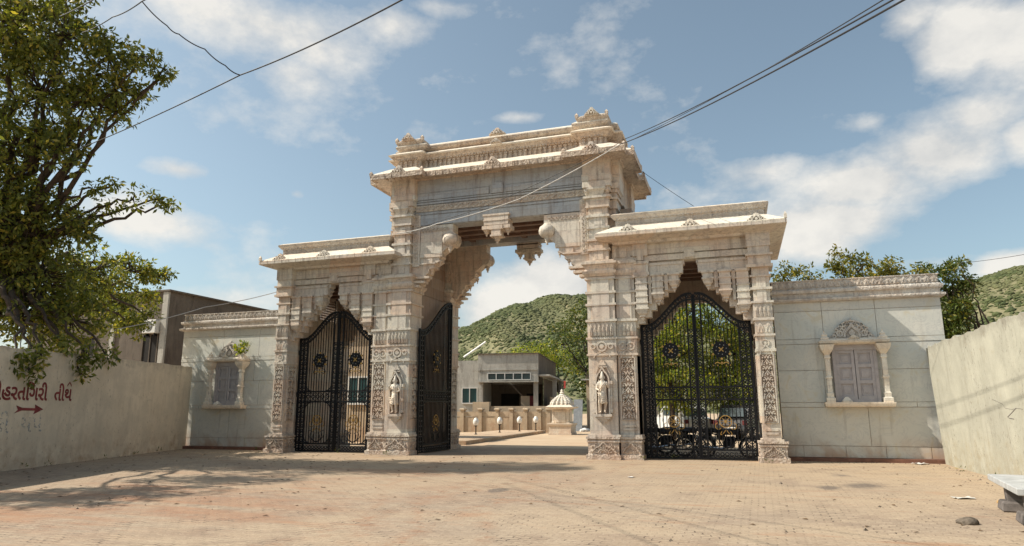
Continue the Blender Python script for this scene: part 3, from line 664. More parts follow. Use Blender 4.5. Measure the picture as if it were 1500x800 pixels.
# --- centre lintel with bracket plates and pendants
def centre(rear):
    Y=(lambda y:y) if not rear else (lambda y:D-y)
    def B(mb,x0,x1,y0,y1,z0,z1): a,b=sorted((Y(y0),Y(y1))); mb.box(x0,x1,a,b,z0,z1)
    mb=MB(); B(mb,-3.3,3.3,.3,.9,7.74,9.5)
    B(mb,-3.05,3.05,.26,.4,8.14,8.2); B(mb,-2.9,2.9,.27,.4,7.76,8.1)
    B(mb,-3.05,3.05,.24,.4,8.5,8.56); B(mb,-3.02,3.02,.25,.4,8.6,8.64)
    B(mb,-3.02,-.3,.26,.4,8.68,8.9); B(mb,.3,3.02,.26,.4,8.68,8.9); B(mb,-.22,.22,.22,.4,8.66,9.02)
    p=mb.build('centre_lintel',GREYST,gate)
    mb=MB(); B(mb,-3.02,3.02,.255,.4,8.25,8.46)
    mb.M=(FRONT(-2.95,.255,0) if not rear else BACK(2.95,D-.255,0)); 
    n=26
    for i in range(n):
        c=(i+.5)*5.9/n; mb.ring(c,8.355,.06,.022,0,.02,7); mb.ribbon([(c+.06,8.29),(c+.11,8.36),(c+.16,8.42)],.02,0,.02)
    mb.build('carved_band',CARVE,p)
    mb=MB(); B(mb,-3.02,3.02,.285,.4,8.94,9.46); mb.build('frieze',GREYST,p)
    # bracket plates
    for sg in (1,-1):
        mb=MB(); mb.M=(Matrix.Identity(4) if sg==1 else MX)@frame((0,Y(.3),0),(1,0,0),(0,-1,0))
        w0,w1=(-.45,.0) if not rear else (0,.45)
        prof=[(1.62,7.76),(1.62,7.45),(1.5,7.35),(1.48,7.15),(1.55,7.0),(1.66,6.95),(1.72,7.0),(1.8,6.92),(1.98,6.78),(2.08,6.72),(2.05,6.62),(2.12,6.55),(2.1,6.45),(2.25,6.38),(2.3,6.33),(2.3,6.22),(2.42,6.2),(2.48,6.2),(2.52,6.05),(2.62,6.0),(2.66,5.85),(2.78,5.8),(2.82,5.68),(2.95,5.62),(3.02,5.5),(3.2,5.5),(3.2,7.76)]
        mb.poly(prof,w0,w1)
        mb.M=None; s=sg
        def SB(x0,x1,y0,y1,z0,z1): a,b=sorted((s*x0,s*x1)); B(mb,a,b,y0,y1,z0,z1)
        SB(2.84,3.1,.25,.4,6.3,8.13); SB(2.0,2.82,.26,.4,6.6,7.42); 
        SB(2.25,2.85,.24,.4,6.36,6.4); SB(2.35,2.6,.25,.4,6.4,6.55)
        SB(2.45,3.15,.2,.5,5.86,5.94); SB(2.6,3.15,.17,.5,5.7,5.78); SB(2.8,3.15,.14,.5,5.56,5.64)
        bk=mb.build('bracket',STONE,gate)
        mb=MB(); mb.M=(Matrix.Identity(4) if sg==1 else MX)@(FRONT(2.97,.25,0) if not rear else frame((2.97,D-.25,0),(1,0,0),(0,1,0)))
        z=6.36
        while z<8.05:
            mb.ring(0,z+.06,.05,.025,0,.02,7); mb.box(-.08,.08,z+.125,z+.14,0,.02); z+=.14
        mb.M=(Matrix.Identity(4) if sg==1 else MX)@(FRONT(1.72,.3,0) if not rear else frame((1.72,D-.3,0),(1,0,0),(0,1,0)))
        for i in range(9): mb.ring(.1+i*.12,7.58,.05,.02,-.02,.03,7); mb.box(.155+i*.12,.165+i*.12,7.48,7.68,-.02,.02)
        mb.build('carved_panel',CARVE,bk)
        mb=MB(); x=s*1.72
        mb.lathe(x,Y(.33),[(.0,6.72),(.04,6.74),(.025,6.78),(.075,6.84),(.05,6.87),(.10,6.92),(.07,6.95),(.2,7.0),(.27,7.1),(.28,7.2),(.24,7.32),(.14,7.38),(.1,7.44)],18)
        mb.build('pendant',STONE,bk,smooth=True)
        for xx,zz in ((2.42,6.22),(2.12,6.5),(2.68,5.88)): mb=MB(); bell(mb,s*xx,Y(.4),zz,.07,.22); mb.build('drop',STONE,bk)
    mb=MB()
    B(mb,-.43,.43,.14,.6,7.52,7.84); B(mb,-.47,.47,.12,.62,7.84,7.9); B(mb,-.45,.45,.12,.6,7.66,7.7)
    for sg in (-1,1):
        B(mb,*sorted((sg*.25,sg*.5)),.14,.6,7.38,7.5); bell(mb,sg*.38,Y(.3),7.4,.12,.24)
    B(mb,-.24,.24,.12,.55,7.36,7.5); B(mb,-.16,.16,.14,.5,7.18,7.36); B(mb,-.2,.2,.12,.52,7.12,7.18); bell(mb,0,Y(.3),7.14,.15,.26)
    mb.build('pendant',STONE,p)
for rear in (False,True): centre(rear)
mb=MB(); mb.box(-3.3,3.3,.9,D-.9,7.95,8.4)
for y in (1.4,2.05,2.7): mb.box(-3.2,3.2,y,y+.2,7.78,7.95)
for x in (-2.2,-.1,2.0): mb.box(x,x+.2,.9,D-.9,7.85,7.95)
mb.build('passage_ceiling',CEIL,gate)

# --- tower crown: stepped eave, attic tiers, corner blocks
PL=[(3.0,.05),(3.9,.05),(3.9,.5),(4.14,.5),(4.14,1.25),(3.95,1.25),(3.95,D-1.25),(4.14,D-1.25),(4.14,D-.5),(3.9,D-.5),(3.9,D-.05),(3.0,D-.05),(3.0,D-.28),(-3.0,D-.28)]
def plan(c,d,x0=3.0,x1=3.9,x2=4.14,yf=.05,yr=.28,ys=.5,ye=1.25,x3=3.95):
    h=[(x0,yf),(x1,yf),(x1,ys),(x2,ys),(x2,ye),(x3,ye),(x3,D-ye),(x2,D-ye),(x2,D-ys),(x1,D-ys),(x1,D-yf),(x0,D-yf),(x0,D-yr)]
    l=[(-x,y) for x,y in h[::-1]]
    return h+l
P0=[(3.0,.28)]+plan(0,0)
P0=[(-3.0,.28),(3.0,.28)]+[(3.0,.05),(3.9,.05),(3.9,.5),(4.14,.5),(4.14,1.25),(3.95,1.25),(3.95,D-1.25),(4.14,D-1.25),(4.14,D-.5),(3.9,D-.5),(3.9,D-.05),(3.0,D-.05),(3.0,D-.28)]
P0=P0+[(-x,y) for x,y in P0[2:][::-1]]
mb=MB(); mb.loft(P0,[(9.4,.02),(9.44,.05),(9.42,.5),(9.35,.55),(9.51,.57)])
for u in np.arange(-3.9,3.95,.26):
    mb.box(u-.008,u+.008,(-.525 if abs(u)>3.4 else -.295),-.2,9.355,9.505)
mb.build('eave',OLDST,gate)  # fascia darker than the top slope, its shade put into the stone colour
mb=MB(); mb.loft(P0,[(9.505,.53),(9.53,.55),(9.55,.53),(9.86,.04),(9.87,0)]); mb.build('eave_top',PALE,gate)  # sunlit slope in paler marble, the brightness put into its colour
mb=MB(); mb.box(-4.0,4.0,.9,D-.9,8.3,9.42); mb.build('tower_core',OLDST,gate)
def shrink(P,dx,dy): return [(x-dx*(1 if x>0 else -1),y+(dy if y<D/2 else -dy)) for x,y in P]
P1=shrink(P0,.12,.16)
mb=MB(); mb.loft(P1,[(9.76,0),(10.16,0),(10.18,.05),(10.24,.12),(10.34,.2)]); 
for a,b,y in ((-2.8,2.8,.44),(2.94,3.72,.21),(-3.72,-2.94,.21)):
    mb.M=FRONT(a,y,0); ribs(mb,b-a,9.86,.3,.17,.09,.045); scallops(mb,b-a,10.16,.12,.11,.12)
mb.M=RIGHTF(4.02,.66,0); ribs(mb,.6,9.86,.3,.15,.08,.045); mb.M=RIGHTF(3.83,1.4,0); ribs(mb,1.5,9.86,.3,.15,.08,.045)
mb.build('attic',OLDST,gate)
mb=MB(); mb.loft(P1,[(10.34,.24),(10.38,.26),(10.39,.24),(10.52,.02),(10.53,0)]); mb.build('cornice',PALE,gate)  # paler cornice top with the sunlight put into its colour
P2=shrink(P0,.2,.3)
mb=MB(); mb.loft(P2,[(10.46,0),(10.58,0),(10.6,.05),(10.66,.14),(10.74,.17)])
for sx in (1,-1):
    a,b=sorted((sx*2.92,sx*3.72))
    for y0,y1 in ((.3,1.1),(D-1.1,D-.3)): mb.rect(a,b,y0,y1,[(10.5,0),(10.74,0),(10.76,.06),(10.9,.14),(10.95,.14)])
mb.build('upper_attic',OLDST,gate)
mb=MB(); mb.loft(shrink(P0,.2,.3),[(10.74,.15),(10.78,.15),(10.88,.0)]); 
for sx in (1,-1):
    a,b=sorted((sx*2.92,sx*3.72))
    for y0,y1 in ((.3,1.1),(D-1.1,D-.3)): mb.rect(a,b,y0,y1,[(10.95,.11),(10.97,.11),(11.08,-.1)])
mb.build('roof_slab',PALE,gate)  # bright roof edge: sunlight put into the pale marble colour
for x,y,z,w,h in ((3.34,.12,10.93,.5,.3),(-3.34,.12,10.93,.5,.3),(0,.28,10.76,.6,.27),(3.4,-.42,9.5,.62,.32),(-3.4,-.42,9.5,.62,.32),(0,-.2,9.5,.62,.32),(0,.12,10.39,.4,.2)):
    mb=MB(); mb.M=FRONT(x,y,0); crest(mb,w,h,.12,z); mb.build('crest',STONE,gate)
for x,y in ((4.5,.85),(4.5,D-.85)):
    for s in (1,-1):
        mb=MB(); mb.M=RIGHTF(x,y,0) if s==1 else LEFTF(-x,y,0); crest(mb,.62,.3,.14,9.52); mb.build('crest',STONE,gate)
for sx in (1,-1):
    mb=MB()
    for x,y,z in ((4.44,-.46,9.5),(4.65,-.02,9.5),(4.65,1.78,9.5),(2.5,-.44,9.5),(3.82,.2,10.93),(2.82,.2,10.93),(4.65,D+.0,9.5),(4.65,D-1.78,9.5)):
        mb.rect(sx*x-.045,sx*x+.045,y-.045,y+.045,[(z,0),(z+.1,.01),(z+.18,-.04)])
    mb.build('corner_horn',OLDST,gate)

# ================================================================== ANNEX WALLS
def annex(sx,x0,x1,label,wx):
    Yf=1.3; t=thing('annex_wall',label,'wall',((x0+x1)/2,Yf,0)); ox=(x0+x1)/2
    T=Matrix.Translation((-ox,-Yf,0))
    mb=MB(); mb.M=T; mb.box(x0,x1,Yf+.03,Yf+.5,0,4.6); mb.build('wall',STONE,t)
    # slabs
    mb=MB(); mb.M=T; g=.007
    rows=[(.1,.42,[.12,.37,.6,.85]),(.42,1.5,[.52]),(1.5,1.64,[.35,.8]),(1.64,2.56,[.28]),(2.56,3.33,[.33]),(3.33,3.48,[.45]),(3.48,4.3,[.3,.62]),(4.3,4.58,[.3,.62])]
    for z0,z1,cuts in rows:
        if sx==-1: cuts=[1-c for c in cuts[::-1]]
        xs=[x0]+[x0+c*(x1-x0) for c in cuts]+[x1]
        pr=.012 if z1-z0<.2 else 0
        for a,b in zip(xs,xs[1:]): mb.box(a+g,b-g,Yf-pr,Yf+.06,z0+g,z1-g)
    mb.build('marble_facing',SLAB,t)
    # crown
    mb=MB(); mb.M=T; mb.rect(x0,x1,Yf,Yf+.5,[(4.56,.0),(4.58,.1),(4.62,.13),(4.67,.13),(4.69,.05),(4.7,.02),(4.82,.02),(4.84,.09),(4.88,.1),(4.93,.1),(4.95,.04),(5.0,.0),(5.2,.0),(5.21,.03),(5.24,.03)])
    mb.M=T@FRONT(x0,Yf,0); petals(mb,x1-x0,5.01,.19,.19,.035)
    mb.build('coping',PCARVE,t)
    mb=MB(); mb.M=T; mb.box(x0+.05,x1,Yf-.28,Yf+.04,0,.1); mb.build('step',REDST,t)
    # window
    SC=Matrix.Diagonal((.88,1,1,1)); W=MB(); W.M=T@Matrix.Translation((wx,Yf,0))@SC; W.box(-.66,.66,-.012,.03,1.64,3.3); W.M=W.M@Matrix.Identity(4)
    win=W.build('window',DARKIN,t)
    def wpart(name,mat,fn,**k):
        mb=MB(); mb.M=T@Matrix.Translation((wx,Yf,0))@SC; fn(mb); return mb.build(name,mat,win,**k)
    wpart('frame',SHUT,lambda m:[m.box(-.66,-.56,-.13,-.012,1.64,3.28),m.box(.56,.66,-.13,-.012,1.64,3.28),m.box(-.66,.66,-.14,-.012,3.12,3.3),m.box(-.66,.66,-.1,-.012,1.64,1.72)])
    for sg in (-1,1):
        def sh(m):
            a,b=sorted((sg*.01,sg*.56)); m.box(a,b,-.05,-.02,1.72,3.12)
            m.box(a,a+.09,-.10,-.05,1.72,3.12); m.box(b-.09,b,-.10,-.05,1.72,3.12)
            for z in (1.72,2.16,2.62,3.03): m.box(a+.09,b-.09,-.095,-.05,z,z+.1)
            m.box(a+.17,b-.17,-.064,-.05,1.9,2.08); m.box(a+.17,b-.17,-.064,-.05,2.34,2.54); m.box(a+.17,b-.17,-.064,-.05,2.8,2.96)
        wpart('shutter',SHUT,sh)
        def cl(m):
            x=sg*.83
            m.rect(x-.07,x+.07,-.3,-.16,[(1.63,.06),(1.76,.06),(1.78,.02),(1.9,.03),(1.92,0),(2.3,0),(2.31,.025),(2.36,.025),(2.38,0),(2.86,0),(2.88,.02),(2.93,.02),(2.98,.0),(3.05,.05),(3.12,.1),(3.2,.13),(3.27,.15)])
        wpart('column',PALE,cl)
    wpart('sill',PALE,lambda m:(m.rect(-1.0,1.0,-.36,.02,[(1.5,-.03),(1.53,0),(1.6,.02),(1.64,.02)]),))
    def hood(m):
        m.rect(-.98,.98,-.34,.02,[(3.27,-.06),(3.29,.0),(3.32,.05),(3.38,.06),(3.42,.0),(3.45,-.06)])
        for i in range(44): m.box(-1.0+i*.0465,-.985+i*.0465,-.405,-.398,3.31,3.39)
        for x in (-.86,.86): m.M,_m=m.M@Matrix.Translation((x,-.25,0)),m.M; m.rect(-.1,.1,-.08,.08,[(3.42,.02),(3.47,.02),(3.52,-.03),(3.56,-.02),(3.62,-.07),(3.68,-.09)]); m.M=_m
        m.M,_m=m.M@FRONT(0,-.34,0),m.M; crest(m,.36,.12,.06,3.42); m.M=_m
    wpart('hood',PALE,hood)
    def pd(m):
        m.M=m.M@FRONT(0,-.06,0); crest(m,1.36,.62 if sx==1 else .66,.09,3.44)
        for k,r in enumerate((.5,.4,.3)): m.ribbon([(r*math.cos(PI*i/10),3.5+r*.95*math.sin(PI*i/10)) for i in range(11)],.035,.0,.06)
        for i in range(8):
            a=PI*(i+.5)/8; m.ring(.58*math.cos(a)*.92,3.47+.5*math.sin(a)*.8+.03,.045,.025,0,.06,8)
    wpart('pediment',PCARVE,pd)
    mb=MB(); mb.M=T@Matrix.Translation((wx,Yf,0)); mb.rect(-.42,-.2,-.3,-.12,[(1.64,.02),(1.67,.02),(1.72,-.02),(1.79,-.08)]); mb.build('sill_knob',PALE,win)
    return t
annex(1,8.5,12.93,'grey marble wall right of the gateway with closed shutters and no plant',10.57)
annex(-1,-13.78,-8.5,'grey marble wall left of the gateway with a plant sprouting on its window',-11.35)

# ================================================================== IRON GATES
def leaf_parts(t,w,hl,hh):
    def top(u): s=max(0,min(1,(u-.22)/(w-.42))); s=s*s*(3-2*s)*.75+s*.25; return hl+(hh-hl)*s
    fr=MB()
    fr.M=FRONT(0,0,0)
    def bar(u,z0,z1,r=.014): fr.box(u-r,u+r,z0,z1,-r,r)
    for u,r in ((.02,.032),(.17,.022),(.33,.026),(w-.2,.026),(w-.02,.034)): bar(u,.03,top(u)-(.0 if u in(.02,) else .02),r)
    us=[.02+(w-.06)*i/22 for i in range(23)]
    fr.ribbon([(u,top(u)) for u in us],.065,-.03,.03); fr.ribbon([(u,top(u)-.18) for u in us],.05,-.025,.025)
    for i in range(1,22):
        uu=us[i]; fr.ring(uu,top(uu)-.09,.045,.02,-.012,.012,8)
    for z in (.05,.29,1.74,2.1): fr.box(.0,w-.01,z-.025,z+.025,-.02,.02)
    def arc(u,z,su,sz,R): fr.ribbon([(u+su*R*(1-math.cos(a)),z+sz*R*(1-math.sin(a))) for a in [PI/2*i/6 for i in range(7)]],.03,-.018,.018); fr.ribbon([(u+su*R*.5*(1-math.cos(a)),z+sz*R*.5*(1-math.sin(a))) for a in [PI/2*i/6 for i in range(7)]],.02,-.014,.014)
    a,b=.34,w-.21
    for (u,su) in ((a,1),(b,-1)):
        arc(u,.31,su,1,.26); arc(u,1.72,su,-1,.26); arc(u,2.12,su,1,.24)
    # scrolls between double stiles
    z=.4
    while z<hl-.2:
        for u in (.095,.25,w-.11):
            fr.ring(u,z,.045,.026,-.01,.01,8)
            fr.ribbon([(u-.06,z-.1),(u,z-.05),(u+.06,z-.1)],.026,-.01,.01)
        z+=.17
    u=.1
    while u<w-.05: fr.ring(u,.17,.05,.024,-.01,.01,8); fr.ribbon([(u-.07,.08),(u,.12),(u+.07,.08)],.022,-.01,.01); u+=.13
    u=.45
    while u<w-.25: fr.ring(u,1.92,.065,.028,-.01,.01,8); fr.ribbon([(u-.08,1.78),(u,1.84),(u+.08,1.78)],.024,-.01,.01); fr.ribbon([(u-.08,2.06),(u,2.0),(u+.08,2.06)],.024,-.01,.01); u+=.2
    for k in (0,1,2):
        for sg in (-1,1):
            uc=(a+b)/2; fr.ribbon(bez((uc,.33+.02*k),(uc+sg*(.1+.1*k),.35),(uc+sg*(.22+.1*k),.62+.1*k),(uc+sg*(.06+.09*k),.66+.04*k),8),.018,-.01,.01)
    f=fr.build('frame',IRON,t)
    br=MB(); n=max(3,round((b-a)/.1))
    br.M=FRONT(0,0,0)
    for i in range(1,n):
        u=a+(b-a)*i/n
        br.box(u-.012,u+.012,.3,top(u)-.17,-.012,.012)
    br.build('bars',IRON,t)
    st=MB()
    def dot(u,z,r=.02):
        for sgn in (1,-1):
            st.M=FRONT(0,0,0) if sgn==1 else BACK(0,0,0)
            st.disc(u*sgn,z,r,.0,.034,6,r*.4)
    z=.4
    while z<hl-.1:
        for u in (.095,.25,w-.11): dot(u,z)
        z+=.17
    for i in range(2,22,2): dot(us[i],top(us[i])-.09)
    u=.1
    while u<w-.05: dot(u,.17,.016); u+=.15
    u=.45
    while u<w-.25:
        for z in (1.92,1.82,2.02): dot(u,z,.022 if z==1.92 else .012)
        u+=.2
    st.build('studs',STUD,t)
    c=(a+b)/2; zm=3.2 if hh<5.1 else 3.25
    md=MB(); md.M=FRONT(0,0,0)
    md.disc(c,zm,.20,-.03,.03,20); md.ring(c,zm,.215,.05,-.035,.035,20)
    for k in range(12): an=2*PI*k/12; md.disc(c+.26*math.cos(an),zm+.26*math.sin(an),.03,-.02,.02,7)
    for sg in (-1,1): md.ribbon(bez((c+sg*.05,zm-.26),(c+sg*.3,zm-.3),(c+sg*.3,zm-.5),(c+sg*.1,zm-.46),8),.02,-.01,.01)
    m=md.build('medallion',IRON,t)
    for nm in ('medallion_studs',):
        g=MB()
        for sgn in (1,-1):
            g.M=FRONT(0,0,0) if sgn==1 else BACK(0,0,0); cu=c*sgn
            for k in range(8): an=PI*k/4+.2; g.disc(cu+.15*math.cos(an),zm+.15*math.sin(an),.016,.03,.045,6)
            g.mi=1
            g.disc(cu,zm,.03,.03,.05,8)
            for k in range(4): an=PI*k/2+PI/4; g.ribbon([(cu+.03*math.cos(an),zm+.03*math.sin(an)),(cu+.09*math.cos(an),zm+.09*math.sin(an))],.03,.03,.045)
            for k in range(6): an=PI*k/3+PI/6; g.disc(cu+.275*math.cos(an),zm+.275*math.sin(an),.035,-.01,.03,8)
            g.ribbon(bez((cu-.2,zm-.42),(cu-.1,zm-.3),(cu-.05,zm-.5),(cu,zm-.36),6),.022,0,.015); g.ribbon(bez((cu+.2,zm-.42),(cu+.1,zm-.3),(cu+.05,zm-.5),(cu,zm-.36),6),.022,0,.015)
            for q in (-.24,-.12,0,.12,.24): g.disc(cu+q,zm-.47+.04*(q==0),.018,0,.02,6)
            g.mi=0
        g.build('medallion_ornament',[STUD,GOLD],m)
    wh=MB(); wh.M=FRONT(0,0,0); zw=1.1
    wh.ring(c,zw,.17,.025,-.02,.02,20); wh.disc(c,zw,.045,-.025,.025,10)
    for k in range(8): an=PI*k/4; wh.ribbon([(c,zw),(c+.17*math.cos(an),zw+.17*math.sin(an))],.016,-.012,.012)
    for sg in (-1,1):
        wh.ribbon(bez((c+sg*.14,zw-.2),(c+sg*.3,zw-.3),(c+sg*.36,zw-.05),(c+sg*.22,zw-.04),7),.018,-.01,.01)
        wh.ribbon(bez((c,zw-.22),(c+sg*.1,zw-.42),(c+sg*.22,zw-.42),(c+sg*.12,zw-.28),7),.018,-.01,.01)
    wh.build('wheel_ornament',GOLD,t)
    hb=MB(); hb.tube([(.0,.0,.0),(.0,.0,hl+.05)],.03,8)
    for z in (.5,2.0,3.5): hb.tube([(-.01,0,z-.08),(-.01,0,z+.08)],.045,8)
    hb.build('hinge_post',IRON,t)
GG='black wrought iron gate leaves'
LW=1.6
lf=thing('iron_gate','closed black iron gate leaf, left half of the right-hand archway','gate',(4.6,.72,0),0,GG); leaf_parts(lf,LW,4.0,4.93)
for x,rz,lab in ((7.8,PI,'closed black iron gate leaf, right half of the right-hand archway'),(-7.8,0,'closed black iron gate leaf, left half of the left-hand archway'),(-4.6,PI,'closed black iron gate leaf, right half of the left-hand archway')):
    c=copy_tree(lf); c.location=(x,.72,0); c.rotation_euler=(0,0,rz); c['label']=lab
cl=thing('iron_gate','tall black iron gate leaf standing open against the centre passage wall','gate',(-2.93,.6,0),PI/2-.03,GG); leaf_parts(cl,2.55,4.15,5.4)

# ================================================================== BOUNDARY WALLS
A=Vector((-8.6,-12.2,0)); Bp=Vector((-13.15,1.25,0)); A=A+(A-Bp).normalized()*13; dv=(Bp-A).normalized(); L=(Bp-A).length; ang=math.atan2(dv.y,dv.x)
lw=thing('boundary_wall','tan plastered wall with red painted lettering, running left of the forecourt','wall',tuple(A),ang)
mb=MB(); n=80
top=[(L*i/n,2.87+.26*i/n+random.uniform(-.018,.018)) for i in range(n+1)]
mb.M=frame((0,0,0),(1,0,0),(0,-1,0)); mb.poly([(0,-.1),(L,-.1)]+top[::-1],-.25,0)
mb.build('wall',PLL,lw)
# painted writing (reads along the wall); w axis points to the forecourt
def text_mesh(body,name,mat,parent,u,z,size,shear=0,w=.004,sx=1.0,bold=.012):
    c=bpy.data.curves.new(name,'FONT'); c.body=body; c.size=size; c.shear=shear; c.extrude=.002; c.offset=bold; c.resolution_u=3
    o=bpy.data.objects.new(name,c); col.objects.link(o); bpy.context.view_layer.update()
    me=bpy.data.meshes.new_from_object(o.evaluated_get(bpy.context.evaluated_depsgraph_get())); bpy.data.objects.remove(o)
    me.materials.clear(); me.materials.append(mat)
    q=bpy.data.objects.new(name,me); col.objects.link(q); q.parent=parent
    q.matrix_local=frame((u,-w,z),(1,0,0),(0,-1,0))@Matrix.Diagonal((sx,1,1,1))
    return q
def alongwall(x,y,z):
    r=ray(x,y); nrm=Vector((dv.y,-dv.x,0)); k=(A-CAM).dot(nrm)/r.dot(nrm); P=CAM+r*k; return (P-A).dot(dv),P.z
u0,_=alongwall(0,580,0); u1,_=alongwall(104,580,0)
WORDS='\u0ab9\u0ab0\u0aa4\u0abf\u0a97\u0ab0\u0ac0 \u0aa4\u0ac0\u0ab0\u0acd\u0aa5'
tx=text_mesh('\u0ac0\u0ab9\u0ab0\u0aa4\u0abf\u0a97\u0ab0\u0ac0  \u0aa4\u0ac0\u0aa5',"painted_lettering",REDP,lw,0,1.72,.52)
xs=[v.co.x for v in tx.data.vertices]; x0,x1=min(xs),max(xs); sxx=(u1-u0+.25)/(x1-x0)
tx.matrix_local=frame((u0-.22-x0*sxx,-.004,1.74),(1,0,0),(0,-1,0))@Matrix.Diagonal((sxx,1,1,1))
mb=MB(); ua,_=alongwall(22,590,0); ub,_=alongwall(64,593,0)
mb.M=frame((0,-.004,0),(1,0,0),(0,-1,0)); m_=ub-ua; zc=1.5
mb.ribbon(ogee(u1-.13,2.14,.16,.12,4),.035,0,.003)
mb.poly([(ua,zc-.1),(ua+.12*m_,zc-.01),(ua+.05*m_,zc+.10),(ua+.25*m_,zc+.045),(ub-.3*m_,zc+.03),(ub-.32*m_,zc+.13),(ub,zc),(ub-.34*m_,zc-.13),(ub-.3*m_,zc-.035),(ua+.25*m_,zc-.03)],0,.003)
mb.build('painted_arrow',REDP,lw)
text_mesh('\u0a95\u0ac0  \u0aaf\u0aaa',"faded_lettering",BLUEG,lw,u0-.1,.92,.62,.0,.003,1.15,.0)
# right wall
rw=thing('boundary_wall','pale grey plastered wall with a crack, running right of the forecourt','wall',(12.47,.9,0),0)
mb=MB(); n=160; Lr=26.0
top=[]; 
for i in range(n+1): top.append((Lr*i/n,3.12+.28*i/n+random.uniform(-.045,.03)))
mb.M=frame((0,0,0),(0,-1,0),(-1,0,0))@Matrix(((1,0,0,0),(0,1,0,0),(0,.045,1,0),(0,0,0,1))); mb.poly([(0,-.1),(Lr,-.1)]+top[::-1],-.3,0)
mb.build('wall',PLR,rw)
mb=MB(); mb.M=frame((0,0,0),(0,-1,0),(-1,0,0))@Matrix(((1,0,0,0),(0,1,0,0),(0,.045,1,0),(0,0,0,1)))
def rwl(x,y): r=ray(x,y); P=CAM+r*((12.42-CAM.x)/r.x); return (.9-P.y,P.z)
mb.ribbon([rwl(*p) for p in ((1490,598),(1484,604),(1477,611),(1480,613),(1486,614))],.014,-.002,.004)
mb.ribbon([rwl(*p) for p in ((1455,585),(1462,588),(1470,592),(1474,598),(1484,600),(1492,598),(1500,600))],.006,-.002,.003)
mb.build('crack',DKC,rw)

# ================================================================== GROUND
def sheet(name,x0,x1,y0,y1,z,mat,label=None):
    mb=MB(); mb.add([(x0,y0,z),(x1,y0,z),(x1,y1,z),(x0,y1,z)],[(0,1,2,3)]); o=mb.build(name,mat,None,recalc=False); o['kind']='structure'; return o
sheet('ground',-2500,2500,-2500,2500,-.03,EARTH)
sheet('forecourt_pavers',-20,20,-34,5.2,0,PAVE)
def m_yard():
    t=NT('yard_ground'); a=t.noise(.4,6,.65); b=t.noise(1,6,.7,t.map((.25,2.2,1),rot=(0,0,.2))); f=t.noise(7,6,.7)
    c=t.mix(t.rmp(a,.35,.65),(.52,.41,.28),(.44,.33,.22)); c=t.mix(t.rmp(b,.5,.64,0,.7),c,(.42,.24,.14)); c=t.mix(t.rmp(f,.58,.74,0,.4),c,(.22,.15,.1))
    return t.finish(c,.93,f,.4,.01)
YARD=m_yard()
sheet('yard_ground',-40,40,5.2,80,-.004,YARD)
# drain slit and scattered joints in the paving
# inner kerbed walk
mb=MB(); mb.loft([(-6.9,6.6),(-3.62,6.6),(-4.05,20.6),(-6.9,20.6)][:4],[(0,0),(.15,0),(.16,-.015)]); k=mb.build('garden_kerb',BEIGE); k['kind']='structure'
sheet('garden_path',-6.86,-4.1,6.7,20.5,.164,EARTH)

# ================================================================== YARD: shrine, bollards, low wall, buildings
sh=thing('small_shrine','small white marble shrine with tiered dome and red flag in the yard','shrine',(-2.5,18.7,0))
def SM(name,mat,fn,parent=sh,**k): m=MB(); fn(m); return m.build(name,mat,parent,**k)
SM('base',PALE,lambda m:m.rect(-.68,.68,-.68,.68,[(0,0),(.1,0),(.1,-.04),(.5,-.04),(.52,.02),(.6,.04),(.64,.04)]))
SM('shaft',PALE,lambda m:(m.rect(-.48,.48,-.48,.48,[(.64,.02),(.7,0),(1.42,0),(1.46,.04)]),m.rect(-.3,.3,-.53,.53,[(.7,0),(1.36,0)]),m.rect(-.53,.53,-.3,.3,[(.7,0),(1.36,0)]),[m.rect(sx*.44-.05,sx*.44+.05,sy*.44-.05,sy*.44+.05,[(.64,.03),(.72,.03),(.74,0),(1.36,0),(1.44,.04)]) for sx in(-1,1) for sy in (-1,1)]))
SM('eave',PALE,lambda m:m.rect(-.5,.5,-.5,.5,[(1.44,.05),(1.5,.28),(1.56,.3),(1.6,.24),(1.68,.1)]))
def dome(m):
    z=1.66
    for i,r in enumerate((.56,.54,.49,.42,.33,.23)):
        m.rect(-r,r,-r,r,[(z,0),(z+.05,.02),(z+.08,-.04)])
        for q in (-.7,-.25,.25,.7):
            for p in ((q*r,-r),(q*r,r),(-r,q*r),(r,q*r)): m.lathe(p[0],p[1],[(.07,z),(.09,z+.05),(.05,z+.1),(.01,z+.13)],7)
        z+=.085
    m.lathe(0,0,[(.2,z-.02),(.22,z+.06),(.1,z+.14),(.14,z+.2),(.07,z+.27),(.09,z+.32),(.02,z+.42)],12)
SM('dome',PALE,dome)
m=MB(); m.tube([(.1,0,2.3),(.1,0,3.1)],.015,6); m.build('flag_pole',CHROME,sh)
m=MB(); m.poly([(0,0),(.14,.03),(.12,.2),(.15,.42),(0,.45)],-.004,.004); o=m.build('flag',m_plain('red_cloth',(.45,.06,.05),.8),sh); o.matrix_local=frame((.1,0,2.62),(1,0,0),(0,-1,0))
bl=thing('bollard_lamp','short bollard lamp with white globe, nearest the gateway of the row by the kerb','lamp',(-5.9,13.2,.16),0,'globe bollard lamps along the kerb')
m=MB(); m.lathe(0,0,[(.07,0),(.07,.04),(.03,.05),(.03,.4),(.07,.42),(.08,.46)],10); m.build('post',IRON,bl)
m=MB(); m.lathe(0,0,[(.06,.45),(.12,.5),(.15,.6),(.15,.68),(.11,.78),(.03,.82)],14); m.build('globe',GLOBE,bl,smooth=True)
m=MB(); m.lathe(0,0,[(.1,.79),(.08,.83),(.02,.86)],12); m.build('cap',WHITEP,bl)
